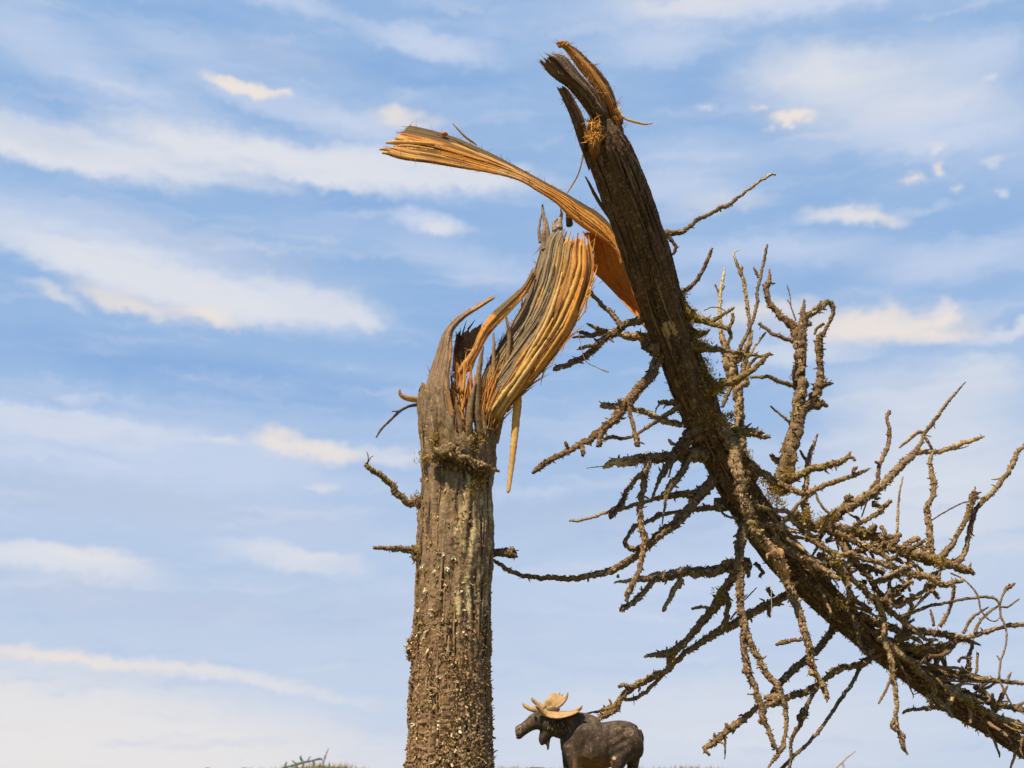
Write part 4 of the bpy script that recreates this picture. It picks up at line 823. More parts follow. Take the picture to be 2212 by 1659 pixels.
branch([(1330, 400, 90), (1270, 440, 62), (1205, 500, 46), (1140, 590, 32), (1080, 690, 26), (1045, 760, 16), (1010, 850, 10), (985, 892, 5)], 'F', (.028, .008), .1, (.18, .128, .083), spur=.6, flk=1.3)
branch([(1290, 540, 34), (1250, 605, 32), (1210, 690, 32), (1150, 760, 30), (1105, 820, 26), (1100, 880, 16), (1085, 960, 10), (1076, 1055, 5)], 'F', (.028, .004), .1, (.27, .205, .13), spur=.6, flk=1.3)
branch([(1170, 560, 12), (1145, 620, 10), (1120, 720, 9)], 'F', (.012, .008), .05); branch([(1180, 500, 10), (1140, 480, 16), (1120, 455, 10)], 'F', (.03, .02), 0, (.5, .42, .3))
b_ = branch([(1480, 700, 60), (1400, 770, 54), (1310, 870, 46), (1230, 975, 45), (1150, 1050, 42), (1060, 1112, 38), (980, 1190, 36), (900, 1260, 36), (820, 1310, 36), (700, 1370, 32), (560, 1400, 28), (450, 1420, 25), (330, 1412, 24), (200, 1410, 22), (80, 1390, 20), (0, 1350, 18), (-60, 1310, 18), (-130, 1280, 17)], 'F', (.05, .012, .024, .03), .06, (.225, .168, .11), spur=.5, flk=1.0, label='longest branch sweeping left to the standing trunk')
branch([(1500, 930, 34), (1420, 932, 26), (1330, 940, 24), (1230, 950, 18), (1150, 960, 16), (1050, 980, 22), (990, 1020, 16), (890, 1050, 20), (850, 1110, 18), (818, 1172, 20), (870, 1212, 24), (950, 1195, 16)], 'F', (.05, .01), .25, (.27, .205, .13), spur=.9, flk=1.3)
branch([(1440, 890, 16), (1480, 950, 12), (1540, 995, 12), (1600, 1000, 14)], 'F', (.044, .05), .2, (.30, .24, .15))
b_ = branch([(1680, 1320, 56), (1600, 1335, 50), (1500, 1360, 43), (1400, 1370, 42), (1280, 1370, 42), (1150, 1390, 38), (1050, 1400, 34), (950, 1420, 27), (850, 1435, 18), (745, 1445, 11)], 'F', (.066, .022), .1, (.28, .215, .15), spur=.6, flk=1.4, tip=((.42, .28, .15), .25))
twig(b_, [(1060, 1395, 26), (985, 1470, 26), (920, 1540, 26), (850, 1600, 26), (782, 1632, 24)], 'F', (.03, .014), .3, (.31, .24, .14), spur=1, flk=1.4)
twig(b_, [(1210, 1415, 28), (1155, 1500, 24), (1110, 1580, 20), (1080, 1645, 13)], 'F', (.036, .03), .12, (.33, .26, .165), spur=1)
twig(b_, [(1490, 1310, 20), (1530, 1300, 22), (1580, 1310, 22)], 'F', (.04, .04), .3, spur=1.5); twig(b_, [(770, 1390, 10), (765, 1415, 12)], 'F', (.024, .024), 0)

# the front branches of the crown
f12 = branch([('E', 1240, 1740, 70), (1560, 500, 56), (1580, 620, 52), (1605, 720, 50), (1625, 830, 48), (1660, 930, 45), (1700, 1020, 45), (1735, 1100, 40), (1790, 1180, 45), (1850, 1260, 50), (1900, 1340, 48), (1945, 1410, 34)], 'F', (.03, .014, .014, .03), .2, (.345, .265, .165), spur=1, flk=1.6, tip=((.50, .32, .17), .25), label='pale barked branch running down the front of the fallen trunk')
h1 = branch([('F', 1680, 980, 40), ('F', 1645, 1060, 46), ('F', 1620, 1140, 45), ('F', 1610, 1260, 42), (450, 90, 36), (452, 200, 32), (460, 300, 28), (480, 400, 30), (510, 490, 29), (550, 570, 26), (590, 660, 24), (640, 730, 26), (690, 790, 28), (720, 870, 24), (740, 950, 18), (740, 1030, 17), (730, 1110, 15), (705, 1180, 22), (660, 1240, 15), (620, 1295, 10)], 'H', (.03, .02, .01, .0), .12, (.245, .185, .12), spur=1.3, flk=1.5, label='long scaly branch hanging straight down to the frame bottom')
twig(h1, [(478, 430, 24), (472, 500, 26), (478, 580, 27), (500, 660, 30), (530, 750, 25), (560, 840, 24), (590, 920, 26), (600, 990, 26), (630, 1050, 20), (650, 1110, 22), (672, 1172, 24)], 'H', (.016, .0), .08, (.20, .148, .1), spur=1.4, flk=1.4); twig(h1, [(560, 830, 10), (530, 830, 8), (500, 830, 6)], 'H', (.008, .006), 0, flk=.4)
twig(h1, [(600, 850, 16), (650, 855, 30), (690, 850, 28), (660, 890, 24), (610, 900, 20)], 'H', (.01, .006), .2, spur=2, flk=2); twig(h1, [(470, 690, 20), (500, 690, 16)], 'H', (.01, .008), 0, spur=2); twig(h1, [(575, 1010, 22), (600, 985, 20)], 'H', (.003, .003), 0, spur=2)
h2 = branch([(700, 60, 30), (740, 130, 32), (780, 220, 34), (820, 330, 29), (850, 430, 28), (885, 540, 30), (895, 640, 29), (930, 720, 26), (970, 790, 27), (990, 840, 21), (992, 885, 5)], 'H', (.035, .02), .1, (.275, .21, .135), spur=1.1, flk=1.7)
twig(h2, [(840, 490, 13), (770, 500, 16), (720, 510, 18), (676, 526, 12)], 'H', (.024, .018), .1, spur=1.6); twig(h2, [(890, 680, 20), (900, 710, 24)], 'H', (.02, .018), 0, (.5, .42, .28), spur=2)
h3 = branch([('G', 690, 1330, 20), ('G', 720, 1410, 24), ('G', 800, 1480, 26), ('G', 870, 1560, 28), (1280, 225, 25), (1330, 320, 25), (1352, 420, 22), (1350, 510, 23), (1380, 590, 20), (1400, 650, 22), (1395, 730, 22), (1415, 810, 20), (1425, 890, 18), (1420, 960, 17), (1430, 1040, 16), (1455, 1100, 22), (1470, 1170, 16), (1492, 1205, 12)], 'H', (.06, .08, .07, .07), .12, (.35, .275, .17), spur=1.3, flk=1.5, label='thin pale branch hanging down with a ragged tip')
twig(h3, [(1385, 740, 9), (1345, 830, 10), (1308, 888, 8)], 'H', (.07, .06), 0, spur=.4); twig(h3, [(1445, 1085, 14), (1478, 1090, 16)], 'H', (.07, .068), 0, spur=2)
twig(h3, [(1410, 990, 14), (1398, 1030, 18), (1430, 1060, 12)], 'H', (.07, .068), .1, spur=2)
branch([(1170, 380, 18), (1180, 450, 20), (1200, 530, 18), (1240, 580, 16), (1290, 560, 16)], 'H', (.085, .08), .1, spur=1)
branch([(1080, 360, 55), (1040, 410, 36), (1000, 470, 27), (960, 525, 26), (880, 600, 28), (800, 670, 30), (720, 745, 27), (680, 790, 24), (640, 842, 14)], 'H', (.115, .08), .05, (.175, .120, .074), spur=.6, flk=1.2, label='dark branch slanting down left under the fallen trunk')
h5 = branch([(1370, 560, 40), (1290, 590, 28), (1210, 640, 30), (1130, 660, 22), (1050, 680, 28), (990, 730, 22), (920, 780, 24), (850, 820, 27), (780, 840, 25), (700, 880, 22), (620, 890, 20), (550, 920, 20), (480, 980, 26), (410, 1030, 29), (340, 1090, 27), (280, 1140, 23), (238, 1170, 20), (266, 1208, 13)], 'H', (.125, .05), .15, (.225, .155, .094), spur=1.4, flk=1.4)
twig(h5, [(350, 1080, 12), (362, 1130, 11), (358, 1235, 4)], 'H', (.06, .058), 0, (.20, .16, .12), flk=.5); twig(h5, [(300, 1120, 14), (295, 1070, 8)], 'H', (.05, .05), .1); twig(h5, [(390, 1040, 20), (365, 1010, 12)], 'H', (.06, .06), .1)
branch([(1215, 630, 20), (1190, 680, 17), (1150, 760, 15), (1070, 870, 18), (1000, 980, 14), (940, 1060, 14), (870, 1140, 13), (790, 1210, 16), (720, 1285, 16), (640, 1350, 14)], 'H', (.115, .09), .03, (.19, .145, .11), spur=.25, flk=.6, rough=.15, label='smooth thin dark branch slanting to the frame bottom')
branch([(930, 790, 22), (905, 830, 18), (870, 900, 20), (842, 960, 36), (830, 1010, 20), (800, 1060, 16), (768, 1130, 14), (772, 1210, 14), (760, 1290, 12), (750, 1340, 12)], 'H', (.08, .075), .05, (.14, .105, .075), spur=1.2)
h8 = branch([(830, 190, 40), (740, 220, 33), (660, 260, 32), (560, 310, 32), (460, 370, 32), (360, 420, 34), (260, 480, 32), (160, 545, 26), (60, 625, 22), ('D', 1960, 40, 26), ('D', 1880, 100, 24), ('D', 1800, 180, 24), ('D', 1720, 262, 26), ('D', 1620, 318, 26), ('D', 1500, 350, 30)], 'H', (.10, .07, .06, .055), .18, (.27, .185, .105), spur=.9, flk=1.2, label='long mossy branch reaching down left behind the moose')
twig(h8, [(660, 230, 18), (635, 190, 20), (622, 175, 14)], 'H', (.08, .08), .2, spur=1); twig(h8, [(640, 280, 22), (635, 330, 18), (640, 355, 8)], 'H', (.08, .08), .1, spur=1.5); twig(h8, [(370, 330, 24), (360, 390, 26), (345, 440, 24), (330, 465, 14)], 'H', (.05, .05), .4, spur=1.6, flk=2)
h9 = branch([(440, 60, 36), (395, 130, 34), (330, 225, 38), (280, 310, 34), (220, 385, 31), (150, 460, 28), (80, 540, 26), (20, 610, 24), ('D', 1940, 30, 30), ('D', 1860, 70, 42), ('D', 1740, 140, 42), ('D', 1620, 195, 42), ('D', 1545, 245, 42), ('D', 1475, 325, 42), ('D', 1420, 400, 52), ('D', 1360, 460, 58), ('D', 1290, 512, 54), ('D', 1215, 550, 40)], 'H', (.06, .055, .05, .05), .3, (.30, .205, .115), spur=1, flk=1.3)
twig(h9, [('D', 1560, 230, 34), ('D', 1520, 195, 32), ('D', 1430, 198, 26)], 'D', (.05, .046), .1, spur=1.4); twig(h9, [('D', 1450, 410, 40), ('D', 1390, 412, 30), ('D', 1320, 430, 26), ('D', 1230, 460, 20), ('D', 1090, 488, 9)], 'D', (.05, .05), .05, (.24, .18, .12), spur=.5)
twig(h9, [(110, 510, 28), (50, 555, 30), (-20, 580, 28), (-80, 585, 20), (-140, 598, 10)], 'H', (.052, .045), .4, spur=1.4, flk=2); twig(h9, [(260, 300, 16), (215, 292, 13), (155, 302, 10)], 'H', (.05, .045), .1, spur=.8)
twig(h9, [(360, 210, 26), (385, 270, 22), (375, 330, 18)], 'H', (.05, .045), .4, spur=1.4, flk=1.6); twig(h9, [('D', 1600, 330, 8), ('D', 1595, 400, 3)], 'D', (.05, .05), 0, (.12, .1, .08), flk=0)
twig(h9, [(480, 250, 6), (520, 210, 6), (560, 168, 4)], 'H', (.06, .06), 0, (.30, .28, .26), flk=0, spur=0); twig(h9, [(395, 370, 7), (430, 320, 6), (410, 345, 6)], 'H', (.06, .06), 0, flk=0)
branch([(1530, 380, 56), (1600, 408, 42), (1690, 410, 36), (1770, 430, 26), (1825, 446, 12)], 'F', (.026, .006), .55, (.17, .125, .08), spur=.9, flk=1.8)
branch([(1715, 1310, 22), (1745, 1335, 17), (1768, 1372, 15), (1752, 1408, 18)], 'F', (.05, .046), 0, (.13, .095, .066), spur=.4)
branch([(1640, 1340, 30), (1665, 1380, 22), (1670, 1415, 10)], 'F', (.04, .036), .1, spur=1.4)

# right hand crown
g = branch([('F', 1540, 500, 60), ('F', 1620, 580, 52), (60, 660, 38), (130, 702, 32), (220, 760, 30), (320, 812, 26), (400, 822, 25), (480, 800, 24), (580, 760, 22), (680, 720, 20), (780, 690, 18), (855, 655, 7)], 'G', (.032, .02), .25, (.29, .20, .125), spur=.9, flk=1.6)
twig(g, [(740, 700, 14), (745, 665, 18), (765, 648, 12)], 'G', (.02, .018), .1)
branch([(240, 740, 48), (310, 720, 40), (380, 700, 33), (450, 662, 30), (550, 642, 30), (640, 612, 28), (700, 582, 18), (718, 540, 9)], 'G', (.07, .06), .45, (.25, .185, .115), spur=1.3, flk=1.8)
branch([(690, 580, 14), (735, 585, 14), (752, 605, 10)], 'G', (.06, .058), .1, spur=1)
g = branch([(420, 1010, 42), (412, 940, 38), (405, 860, 30), (412, 740, 25), (422, 640, 22), (432, 570, 20), (462, 500, 16), (492, 415, 7)], 'G', (.09, .10), .12, (.36, .28, .18), spur=1, flk=1.2)
twig(g, [(420, 620, 18), (398, 580, 16), (368, 532, 9)], 'G', (.1, .1), .05)
branch([(590, 985, 12), (545, 945, 13), (510, 905, 12), (490, 860, 11), (478, 815, 7)], 'G', (.1, .105), .05, (.28, .22, .15))
g5 = branch([(520, 1050, 56), (590, 1000, 50), (650, 955, 45), (720, 918, 45), (820, 860, 38), (900, 810, 34), (1000, 710, 32), (1080, 620, 32), (1150, 560, 32), (1200, 490, 17), (1232, 412, 15), (1280, 350, 18), (1330, 280, 15), (1390, 200, 13), (1450, 130, 11), (1512, 60, 5)], 'G', (.09, .12), .14, (.27, .21, .14), spur=.8, flk=1.3, label='long branch rising right with a thin bare tip')
twig(g5, [(1170, 548, 28), (1250, 542, 25), (1340, 540, 22), (1420, 510, 22), (1520, 475, 20), (1600, 450, 16), (1642, 434, 9)], 'G', (.118, .115), .05, (.46, .36, .21), spur=.4); twig(g5, [(1400, 530, 8), (1470, 520, 7), (1535, 500, 4)], 'G', (.116, .114), 0, flk=.2)
twig(g5, [(1240, 408, 14), (1180, 412, 16), (1120, 460, 14), (1055, 515, 9)], 'G', (.12, .116), .1, (.36, .28, .18), spur=1.2); twig(g5, [(1230, 440, 16), (1270, 500, 14), (1290, 545, 14)], 'G', (.12, .12), .05); twig(g5, [(1235, 425, 6), (1275, 438, 4)], 'G', (.12, .12), 0)
twig(g5, [(835, 870, 16), (862, 800, 17), (905, 740, 21), (908, 670, 18), (940, 590, 18), (975, 500, 18), (986, 400, 17), (972, 320, 16), (986, 255, 18)], 'G', (.12, .125), .08, (.24, .175, .115), spur=1.4, flk=1.3); twig(g5, [(915, 620, 16), (885, 608, 12)], 'G', (.12, .12), 0)
twig(g5, [(700, 900, 30), (690, 860, 30), (740, 852, 12)], 'G', (.095, .09), .4, spur=1); twig(g5, [(860, 830, 12), (830, 890, 9), (795, 995, 6)], 'G', (.11, .1), 0, flk=.3); twig(g5, [(680, 920, 12), (710, 970, 9), (770, 1000, 14), (760, 1010, 18)], 'G', (.09, .085), .2)
twig(g5, [(870, 900, 24), (910, 915, 24), (925, 910, 14)], 'G', (.1, .1), .05, (.13, .1, .07), spur=2); twig(g5, [(890, 870, 18), (925, 862, 9)], 'G', (.1, .1), .0, (.13, .1, .07))
branch([(1035, 1170, 9), (1045, 1000, 13), (1050, 880, 10), (1066, 770, 9), (1082, 712, 5)], 'G', (.15, .16), .05, (.42, .35, .25), spur=.6, flk=.5)
g9 = branch([('F', 1960, 960, 60), (430, 1050, 48), (520, 1060, 46), (600, 1072, 45), (750, 1092, 50), (880, 1132, 48), (1000, 1200, 42), (1100, 1242, 42), (1200, 1272, 46), (1290, 1290, 50), (1400, 1318, 42), (1480, 1350, 36), (1545, 1370, 32), (1575, 1385, 18)], 'G', (.07, .075, .085), .4, (.25, .185, .115), spur=1.3, flk=2, label='thick mossy branch lying level across the crown')
twig(g9, [(1240, 1285, 46), (1262, 1200, 36), (1265, 1110, 28), (1255, 1000, 28), (1245, 930, 26), (1282, 860, 22), (1292, 760, 27), (1275, 680, 20), (1270, 600, 18), (1290, 545, 14)], 'G', (.085, .11), .12, (.29, .215, .14), spur=1.1, flk=1.4); twig(g9, [(1225, 1230, 22), (1210, 1190, 14), (1208, 1160, 8)], 'G', (.08, .08), .1)
twig(g9, [(1400, 1320, 34), (1460, 1300, 30), (1500, 1250, 24), (1522, 1170, 22), (1546, 1080, 26), (1570, 980, 24), (1622, 900, 22), (1700, 820, 22), (1770, 730, 22), (1830, 650, 22), (1862, 560, 20), (1917, 500, 16), (1965, 420, 10)], 'G', (.085, .10), .1, (.30, .235, .16), spur=.8, flk=1, label='long twig curving up to the right edge')
twig(g9, [(1760, 722, 7), (1725, 732, 6), (1690, 732, 4)], 'G', (.096, .096), 0, flk=.3); twig(g9, [(1730, 785, 7), (1690, 768, 5)], 'G', (.096, .096), 0, flk=.3)
twig(g9, [(1340, 1280, 34), (1380, 1230, 28), (1422, 1185, 24), (1452, 1120, 20), (1500, 1040, 22), (1535, 960, 22), (1550, 895, 30), (1582, 828, 34)], 'G', (.08, .085), .1, (.20, .15, .098), spur=1.3, flk=1.4)
twig(g9, [(1278, 1016, 6), (1380, 952, 6), (1480, 902, 6), (1560, 880, 7), (1655, 852, 5)], 'G', (.1, .09), 0, (.15, .12, .1), flk=.1, spur=.2)
branch([(740, 1050, 22), (830, 1010, 21), (900, 970, 22), (950, 920, 24), (1005, 878, 15)], 'G', (.075, .065), .35, (.29, .22, .14), spur=1.6, flk=1.5); branch([(850, 1110, 30), (872, 1070, 30), (885, 1045, 16)], 'G', (.07, .065), .1, (.14, .1, .07), spur=2)
branch([(180, 1130, 32), (250, 1200, 30), (350, 1265, 26), (430, 1285, 22), (500, 1345, 26), (560, 1370, 21), (610, 1410, 24), (652, 1430, 18)], 'G', (.04, .03), .12, (.36, .28, .175), spur=1, flk=1.6)
branch([(20, 910, 24), (120, 932, 19), (200, 950, 20), (280, 962, 22), (310, 1010, 20), (360, 1060, 19), (420, 1110, 25), (478, 1132, 14)], 'G', (.03, .034), .2, (.33, .245, .15), spur=1.2, flk=1.8)
branch([(20, 1000, 24), (80, 1042, 24), (150, 1052, 22), (250, 1062, 22), (320, 1090, 20), (390, 1100, 14)], 'G', (.03, .034), .2, (.31, .225, .135), spur=1.2, flk=1.6); branch([(230, 1080, 18), (290, 1080, 20), (350, 1100, 18)], 'G', (.028, .026), .1, (.46, .37, .23), spur=1)
g14 = branch([(420, 1130, 30), (490, 1180, 24), (560, 1222, 28), (640, 1255, 23), (740, 1252, 30), (820, 1290, 23), (900, 1302, 24), (980, 1332, 26), (1080, 1370, 30), (1180, 1392, 34), (1260, 1412, 27), (1360, 1462, 30), (1425, 1442, 20), (1495, 1435, 25)], 'G', (.055, .06), .2, (.32, .245, .15), spur=1.5, flk=1.9)
for pl, dd, mo in [([(870, 1445, 22), (960, 1422, 25), (1050, 1390, 26), (1110, 1372, 20)], (.085, .085), .4), ([(940, 1580, 40), (1000, 1530, 46), (1060, 1490, 34), (1115, 1450, 22), (1152, 1440, 12)], (.09, .085), .2), ([(680, 1180, 38), (740, 1280, 32), (810, 1370, 28), (870, 1450, 30), (930, 1550, 34), (990, 1640, 30)], (.08, .1), .25), ([(630, 1090, 36), (655, 1180, 34), (700, 1240, 30), (720, 1330, 22)], (.07, .06), .3), ([(840, 1200, 14), (880, 1300, 16), (900, 1400, 16)], (.1, .1), .1),
                   ([(560, 1080, 24), (700, 1140, 26), (820, 1200, 28), (940, 1250, 22), (1000, 1300, 14)], (.065, .06), .3), ([(760, 1330, 30), (850, 1340, 20), (950, 1390, 16)], (.09, .09), .3), ([(980, 1330, 12), (1010, 1280, 22), (1060, 1300, 20), (1080, 1320, 10)], (.08, .08), .5), ([(620, 1300, 26), (690, 1420, 24), (705, 1520, 22), (690, 1600, 14)], (.06, .06), .35), ([(520, 1240, 22), (600, 1330, 24), (680, 1440, 24), (740, 1560, 26), (860, 1640, 26)], (.075, .09), .5), ([(1100, 1260, 20), (1160, 1330, 22), (1220, 1370, 20)], (.07, .065), .3), ([(700, 1250, 26), (780, 1230, 28), (880, 1190, 26), (960, 1230, 18)], (.07, .07), .3)]:
    branch(pl, 'G', dd, mo, spur=1.4, flk=1.8)
b_ = branch([(1260, 1480, 26), (1300, 1460, 26), (1330, 1400, 16), (1340, 1370, 10)], 'G', (.08, .08), .1, (.2, .15, .1), spur=1.2); twig(b_, [(1140, 1640, 7), (1200, 1570, 8), (1260, 1500, 12)], 'G', (.08, .08), 0, flk=.3)
branch([(1410, 1380, 10), (1490, 1420, 8), (1550, 1470, 9), (1598, 1540, 10), (1618, 1630, 8), ('H', 1990, 365, 6), ('H', 2035, 378, 6), ('H', 2062, 352, 5)], 'G', (.075, .07), 0, (.24, .175, .13), spur=.4, flk=.2, rough=.15, label='thin curling tendril at the right edge')
b_ = branch([(1430, 360, 18), (1500, 335, 15), (1560, 310, 14), (1640, 280, 14), (1740, 265, 13), (1840, 245, 12), (1940, 230, 11), (2020, 235, 11), (2060, 270, 9), (2066, 340, 8), (2092, 400, 9), (2105, 460, 8), (2090, 560, 9), (2066, 640, 9), (2060, 720, 9), (2075, 780, 8), (2110, 850, 7), (2150, 910, 6), (2220, 960, 5)], 'H', (.09, .06), 0, (.24, .18, .14), spur=.5, flk=.25, rough=.15, label='thin looping vine hanging down at the right edge')
twig(b_, [(2062, 275, 9), (2085, 210, 10), (2110, 175, 18), (2135, 160, 18), (2158, 142, 8)], 'H', (.07, .07), 0, (.27, .2, .14)); twig(b_, [(2062, 290, 8), (2110, 292, 9), (2150, 265, 8), (2184, 240, 6)], 'H', (.07, .07), 0)
for pl, dd in [([(1690, 410, 15), (1740, 320, 15), (1770, 230, 16), (1776, 150, 16)], (.15, .15)), ([(1655, 410, 13), (1645, 350, 11), (1632, 305, 7)], (.15, .15)), ([(1835, 455, 13), (1880, 370, 12), (1930, 330, 10), (1992, 290, 6)], (.15, .15)), ([(1905, 450, 14), (1940, 380, 12), (2000, 320, 11), (2062, 278, 8)], (.15, .15)), ([(1895, 500, 13), (1872, 610, 18), (1868, 690, 24)], (.16, .16)), ([(1925, 575, 9), (1922, 640, 10), (1918, 700, 12)], (.16, .16)), ([(1475, 375, 8), (1520, 310, 8), (1600, 230, 10), (1652, 172, 16), (1682, 125, 9)], (.12, .12)), ([(1690, 560, 20), (1720, 640, 18), (1735, 690, 18)], (.15, .15)), ([(2100, 760, 16), (2118, 720, 12), (2134, 692, 6)], (.16, .16)), ([(1935, 810, 14), (1980, 790, 12), (2030, 765, 8)], (.16, .16)), ([(2060, 880, 18), (2080, 830, 16), (2110, 780, 10)], (.16, .16))]:
    branch(pl, 'H', dd, .1, spur=1, flk=1)
for pl, dd, mo, c in [([(1360, 400, 26), (1460, 440, 26), (1560, 440, 24), (1660, 452, 26), (1760, 470, 26), (1850, 492, 20), (1945, 527, 7)], (.13, .12), .4, None), ([(1480, 600, 46), (1600, 600, 42), (1700, 560, 32), (1800, 502, 22), (1900, 470, 18), (2000, 440, 16), (2100, 412, 16), (2212, 402, 18), (2310, 395, 14)], (.14, .15), .2, (.33, .25, .155)), ([(1400, 520, 34), (1500, 550, 46), (1590, 585, 48), (1660, 570, 36), (1740, 520, 20)], (.13, .13), .35, (.22, .165, .1)), ([(1500, 640, 30), (1600, 680, 26), (1720, 700, 30), (1850, 712, 34), (1950, 740, 28), (2060, 750, 18), (2140, 756, 18), (2230, 768, 15)], (.15, .16), .35, None), ([(1700, 760, 26), (1850, 832, 36), (1950, 870, 26), (2030, 890, 26), (2100, 910, 21), (2170, 920, 24), (2240, 932, 20)], (.165, .175), .3, None), ([(1300, 480, 30), (1420, 560, 28), (1520, 640, 26), (1600, 720, 24), (1660, 800, 22), (1620, 850, 14)], (.105, .12), .25, (.33, .25, .155)), ([(1360, 500, 34), (1440, 580, 28), (1530, 640, 14)], (.1, .1), .1, (.36, .27, .17)), ([(1640, 760, 24), (1720, 800, 32), (1810, 832, 34), (1900, 890, 30), (1990, 955, 30), (2080, 990, 28), (2150, 1000, 24), (2212, 1040, 22)], (.14, .165), .35, (.36, .285, .17)), ([(1200, 330, 22), (1290, 380, 24), (1380, 420, 22), (1480, 460, 20), (1560, 500, 16)], (.10, .11), .3, None), ([(1280, 250, 24), (1380, 320, 22), (1460, 380, 20), (1540, 440, 20), (1600, 490, 16), (1680, 495, 10)], (.095, .10), .3, (.37, .29, .18)), ([(1900, 780, 22), (1980, 830, 20), (2040, 900, 16), (2040, 940, 9)], (.17, .17), .2, None), ([(2150, 920, 16), (2200, 890, 12), (2240, 880, 10)], (.17, .17), .2, None),
                      ([(1660, 850, 18), (1720, 900, 20), (1770, 975, 16)], (.135, .125), .1, (.36, .27, .17)), ([(1710, 920, 16), (1640, 915, 18), (1560, 925, 15), (1500, 925, 14), (1462, 950, 11)], (.14, .13), .1, (.2, .15, .1)), ([(1610, 830, 16), (1630, 880, 16), (1640, 910, 14)], (.13, .13), .1, None), ([(1980, 1085, 16), (1990, 1095, 10)], (.17, .165), 0, (.08, .06, .045)), ([(2210, 1090, 14), (2190, 1160, 9), (2206, 1220, 5)], (.17, .165), .1, None), ([(1880, 640, 10), (1860, 600, 8)], (.16, .16), 0, None), ([(2060, 620, 6), (2045, 590, 5)], (.06, .06), 0, None)]:
    branch(pl, 'H', dd, mo, c, spur=1.3, flk=1.6)

mb = MB()
for k in range(70):
    if k < 46: x0, y0 = Z('G', (random.uniform(420, 1250), random.uniform(1040, 1600)))
    else: x0, y0 = Z('H', (random.uniform(1250, 1900), random.uniform(380, 860)))
    f_ = (x0 - 1740) / 470; sy = 1245 + (x0 - 1740) * .80
    if y0 > sy + 10: continue
    dep = stem_dep(y0) + random.uniform(-.035, .02); a = random.choice((random.gauss(-.5, .4), random.gauss(.5, .4), random.gauss(2.4, .4))); ln = random.uniform(25, 75); pts_ = []
    for i in range(6):
        pts_.append((x0, y0)); a += random.gauss(0, .35); x0 += math.cos(a) * ln / 5; y0 += math.sin(a) * ln / 5
    P = catmull(pts_, 2); r0 = random.uniform(3, 7); c0 = jit(random.choice([(.24, .175, .11), (.34, .26, .165), (.17, .12, .075)]), .2)
    CC = [W(p[0], p[1], dep - .0005 * i) for i, p in enumerate(P)]; n_ = len(CC)
    rg = tube(mb, CC, [SCL(P[i][0], P[i][1], dep) * r0 * (1 - .5 * i / n_) * (1 + .5 * max(0, noise.noise(Vector((i * .35, k, 0))))) for i in range(n_)], 8, lambda t, a_, rv, p: mixc(jit(c0, .15), (.10, .07, .045), max(0, rv * 2)), .4, 600, .2, 6)
    for q in range(n_ * 2):
        c, (t, nn, b), r = random.choice(rg); a_ = random.uniform(0, 6.28); d_ = nn * math.cos(a_) + b * math.sin(a_); flake(mb, c + d_ * r, d_, t, random.uniform(.0006, .0014), random.uniform(.0008, .002), jit(random.choice([c0, (.38, .3, .19), (.09, .06, .04)]), .2), random.uniform(.1, .8))
for k in range(75):       # twigs lying along and across the upper side of the fallen stem
    q_ = rings2[int(len(rings2) * random.uniform(.52, .97))]; c_, (t_, n__, b__), r_ = q_
    sd3 = Vector((random.uniform(-.3, 1), -random.uniform(.5, 1), random.uniform(-.1, 1))).normalized(); p_ = c_ + (sd3 - t_ * sd3.dot(t_)).normalized() * (r_ + .0005)
    d_ = (t_ * random.choice((1, 1, .6)) + Vector((random.gauss(.1, .45), random.gauss(-.25, .2), random.gauss(.15, .45)))).normalized(); ln = random.uniform(.02, .055); CC = [p_ - d_ * .006]
    for i in range(16):
        d_ = (d_ + Vector((random.gauss(0, .12), random.gauss(0, .08), random.gauss(0, .12)))).normalized(); CC.append(CC[-1] + d_ * ln / 16)
    r0 = random.uniform(.0011, .0026); c0 = jit(random.choice([(.30, .225, .14), (.36, .28, .18), (.22, .16, .10), (.27, .22, .10)]), .2)
    rg = tube(mb, CC, [r0 * (1 - .55 * i / 16) * (1 + .5 * max(0, noise.noise(Vector((i * .5, k, 3))))) for i in range(17)], 8, lambda t, a_, rv, p: mixc(jit(c0, .15), (.10, .07, .045), max(0, rv * 2)), .4, 600, .2, 6)
    for q in range(30):
        c, (t, nn, b), r = random.choice(rg); a_ = random.uniform(0, 6.28); dn = nn * math.cos(a_) + b * math.sin(a_); flake(mb, c + dn * r, dn, t, random.uniform(.0007, .0015), random.uniform(.0009, .0022), jit(random.choice([c0, (.42, .33, .21), (.09, .06, .04)]), .2), random.uniform(.1, .8))
ft = mb.build('small_twigs', M_TWIG, tree); ft['kind'] = 'stuff'
